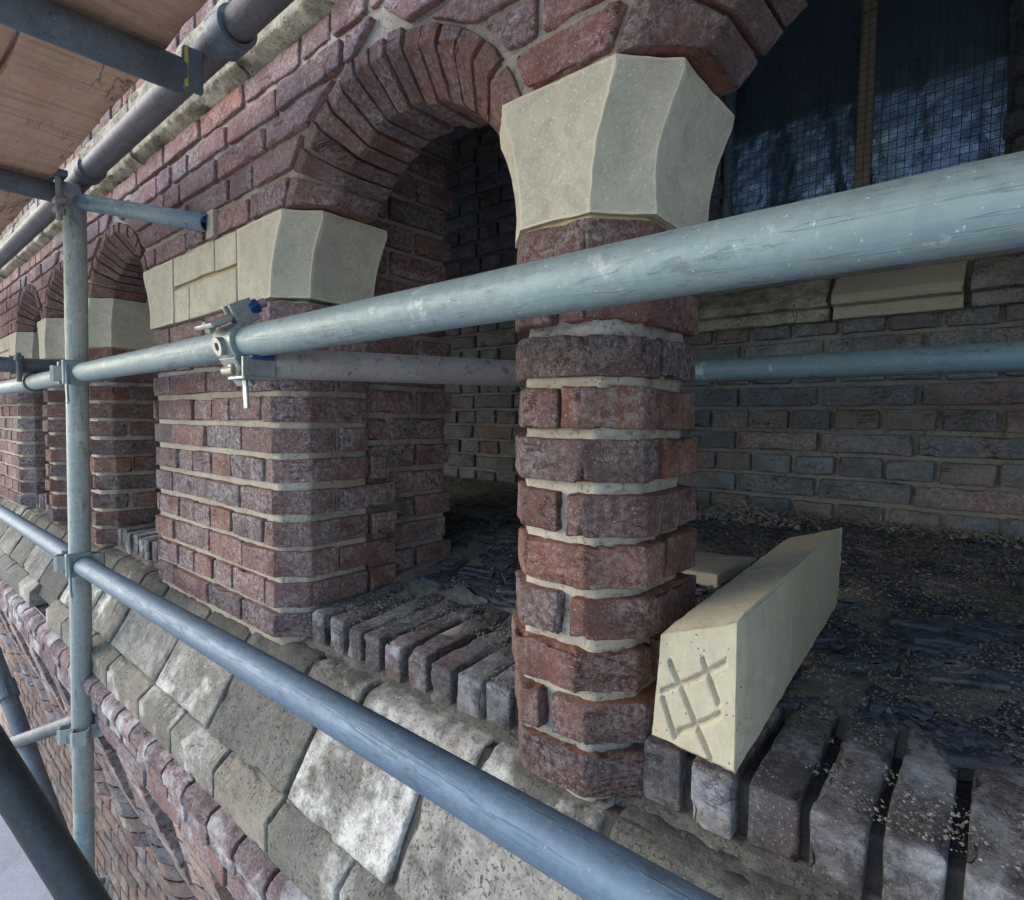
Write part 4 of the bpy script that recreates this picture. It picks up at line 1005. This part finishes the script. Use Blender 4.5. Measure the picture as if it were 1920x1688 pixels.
cyl('hinge_pin', P3(-.016, -.018, -.044), P3(.020, -.018, -.044), .0075, M['bolt'], ck)
c2 = thing('putlog_coupler', 'small steel coupler hanging below the upper rail and gripping the inner tube', 'coupler', tuple(P3(.03, .02, -.05)))
hexbox('plate', P3(.036, .0, -.056), (1, 0, 0), (0, 1, 0), (0, 0, 1), (.052, .05, .005), M['steel_bright'], c2)
bt = cyl('bolt', P3(.020, -.012, -.056), P3(.020, -.012, -.026), .006, M['bolt'], c2)
cyl('bolt_head', P3(.008, -.022, -.042), P3(.008, -.010, -.042), .0085, M['bolt'], bt)
hexbox('side_plate', P3(.058, .0, -.042), (1, 0, 0), (0, 1, 0), (0, 0, 1), (.005, .05, .034), M['steel_bright'], c2)
hexbox('side_plate', P3(.030, .012, -.040), (1, 0, 0), (0, 1, 0), (0, 0, 1), (.006, .03, .030), M['bolt'], c2)
hexbox('wedge', P3(.040, -.012, -.076), (1, 0, .1), (0, 1, 0), (-.1, 0, 1), (.012, .004, .052), M['steel_bright'], c2)
hexbox('blue_plate', P3(.040, .004, -.026), (1, 0, 0), (0, 1, 0), (0, 0, 1), (.05, .035, .006), M['nut_blue'], c2)
# tubes inside the gallery
rail('putlog_tube', (P3(.030, .018, -.030), (-.63, .955, .086)), 'steel_rusty', 'stained tube running from the coupler into the dark gallery')
rail('inner_tube', ((-.62, 1.21, .108), (1.2, 1.20, .106)), 'steel_teal', 'blue green painted tube behind the column, along the back wall')
# stub tube and coupler at the far left of the rail
rail('stub_tube', ((-2.40, .25, .155), (-2.38, .52, .155)), 'steel_dark', 'short open-ended tube stub lying on the left guard rail')
k2 = thing('right_angle_coupler', 'dark right-angle coupler on the guard rail left of the pole', 'coupler', (-2.33, .40, .10))
band('strap', (-2.36, .40, .101), (1, 0, 0), RT, .03, .006, 0, 300, M['steel_dark'], k2)
band('strap', (-2.39, .36, .155), (0, 1, 0), RT, .03, .005, 0, 300, M['steel_dark'], k2)
bt = cyl('bolt', (-2.33, .36, .10), (-2.33, .36, .19), .007, M['steel_dark'], k2); cyl('nut', (-2.33, .36, .165), (-2.33, .36, .182), .013, M['steel_dark'], bt, n=6)

# deck above
rail('transom_tube', ((-1.07, -.7, .552), (-1.03, .375, .548)), 'steel_dark', 'dark transom tube under the timber deck at the top left corner', rad=.0262)
rail('transom_tube', ((-1.775, -.7, .548), (-1.812, .415, .550)), 'steel_dark', 'transom tube resting on the pole top under the deck', rad=.0245)
rail('wall_tie_tube', ((-1.835, .395, .548), (-1.335, .532, .420)), 'steel_teal', 'short tie tube from the pole top into the brick wall', rad=.0195)
tie = thing('wall_tie_plate', 'small pale anchor plate with blue bolt where the tie enters the wall', 'anchor', (-1.335, .535, .42))
hexbox('plate', (-1.322, .536, .416), (1, 0, 0), (0, 1, 0), (0, 0, 1), (.035, .012, .058), M['mortar_new'], tie); hexbox('bolt', (-1.345, .526, .432), (1, 0, 0), (0, 1, 0), (0, 0, 1), (.014, .014, .022), M['nut_blue'], tie, r=.004)
LTY, LTZ = .418, .604
rail('ledger_tube', ((-5.5, LTY, LTZ), (-.97, LTY, LTZ)), 'steel_brown', 'thick brown grey pipe along the mossy ledge, left length', rad=RT)
rail('ledger_tube', ((-.96, LTY, LTZ+.002), (1.0, LTY, LTZ+.002)), 'steel_brown', 'thick dark pipe leaving the top edge, right length beyond the clamp', rad=RT)
bc = thing('pipe_clamp', 'curved steel band clamp around the thick pipe joint at top left', 'clamp', (-.95, LTY, LTZ))
band('strap', (-.95, LTY, LTZ), (1, 0, 0), RT, .05, .007, -70, 200, M['steel_dark'], bc, n=30, ref=(0, -1, 0))
hexbox('tail', (-.955, LTY-.055, LTZ+.04), (1, 0, 0), (0, .7, .7), (0, -.7, .7), (.03, .09, .006), M['steel_dark'], bc)
hexbox('bracket', (-1.015, .385, .556), (1, 0, 0), (0, 1, 0), (0, 0, 1), (.012, .03, .066), M['steel_dark'], bc, r=.003)
for z in (.575, .555, .535): hexbox('paint_mark', (-1.0085, .376+R.uniform(-.003, .003), z), (1, 0, 0), (0, 1, 0), (0, 0, 1), (.002, .005, .021), M['yellow_paint'], bc, r=.0008)
k3 = thing('right_angle_coupler', 'rusty grey right-angle coupler with hanging bolt on top of the pole', 'coupler', (-1.79, .40, .55))
band('strap', (-1.808, .385, .550), (0, 1, 0), .026, .045, .006, -150, 150, M['steel_rusty'], k3, ref=(1, 0, 0))
band('strap', (-1.74, LTY, LTZ), (1, 0, 0), RT, .04, .006, 60, 300, M['steel_dark'], k3, ref=(0, 0, 1))
bt = cyl('bolt', (-1.772, .360, .590), (-1.772, .360, .475), .007, M['steel_rusty'], k3); cyl('nut', (-1.772, .360, .505), (-1.772, .360, .490), .014, M['steel_rusty'], bt, n=6)
hexbox('jaw', (-1.772, .362, .520), (1, 0, 0), (0, 1, 0), (0, 0, 1), (.034, .026, .016), M['steel_rusty'], k3, r=.006)
hexbox('jaw', (-1.775, .362, .585), (1, 0, 0), (0, 1, 0), (0, 0, 1), (.05, .028, .016), M['steel_dark'], k3, r=.006)
hexbox('jaw', (-1.86, .35, .59), (1, 0, 0), (0, 1, 0), (0, 0, 1), (.05, .03, .035), M['steel_dark'], k3, r=.006)
for i, (y0, y1, l) in enumerate(((.196, .352, 'rough sawn brown deck board nearest the wall'), (-.02, .189, 'second deck board seen at the top left edge'), (-.24, -.03, 'third deck board above and outside the view'), (-.46, -.25, 'outermost deck board above and outside the view'))):
    me = rbox((6.6, y1-y0, .038), M['wood'], r=.003, seg=(.05, .03, .03), amp=.0012, freq=14, chip=.003, name='deck_board')
    tag(link('deck_board', me, None, (-2.0, (y0+y1)/2, .598)), l, 'board', 'scaffold deck boards')

for i in range(5):
    y1 = .385-i*.232
    me = rbox((6.9, .226, .04), M['deck_low'], r=.003, seg=(.06, .04, .04), amp=.0012, freq=14, chip=.002, name='walkway_board')
    tag(link('walkway_board', me, None, (-1.9, y1-.113, -1.44)), ('pale dusty walkway board nearest the wall at the bottom left corner', 'second pale walkway board below the camera', 'third pale walkway board below the camera', 'fourth pale walkway board below the camera', 'outermost pale walkway board below the camera')[i], 'board', 'pale walkway boards')
# lower left tubes
def ray_pt(x, y, depth):
    v = cr*((x-960)/1070)-cu*((y-844)/1070)+cf; return v*depth
rail('brace_tube', (ray_pt(-120, 1250, .84), ray_pt(330, 1960, .80)), 'steel_black', 'dark diagonal brace tube at the bottom left corner')
rail('brace_tube', (ray_pt(-30, 1180, 2.0), ray_pt(175, 1740, 1.70)), 'steel_dark', 'thinner grey diagonal tube behind the upright pole at lower left')
rail('cross_tube', (ray_pt(28, 1392, 1.85), post_at(-.872)+np.array([-.03, .01, .02])), 'steel_dark', 'short cross tube joining the pole to the diagonal at lower left', rad=.02)
k4 = thing('swivel_coupler', 'dark coupler on the thinner diagonal at the left edge', 'coupler', tuple(ray_pt(8, 1310, 1.9)))
d_ = ray_pt(175, 1740, 1.70)-ray_pt(-30, 1180, 2.0)
band('strap', ray_pt(12, 1295, 1.93), d_, RT, .06, .006, 0, 330, M['steel_dark'], k4, ref=(1, 0, 0))
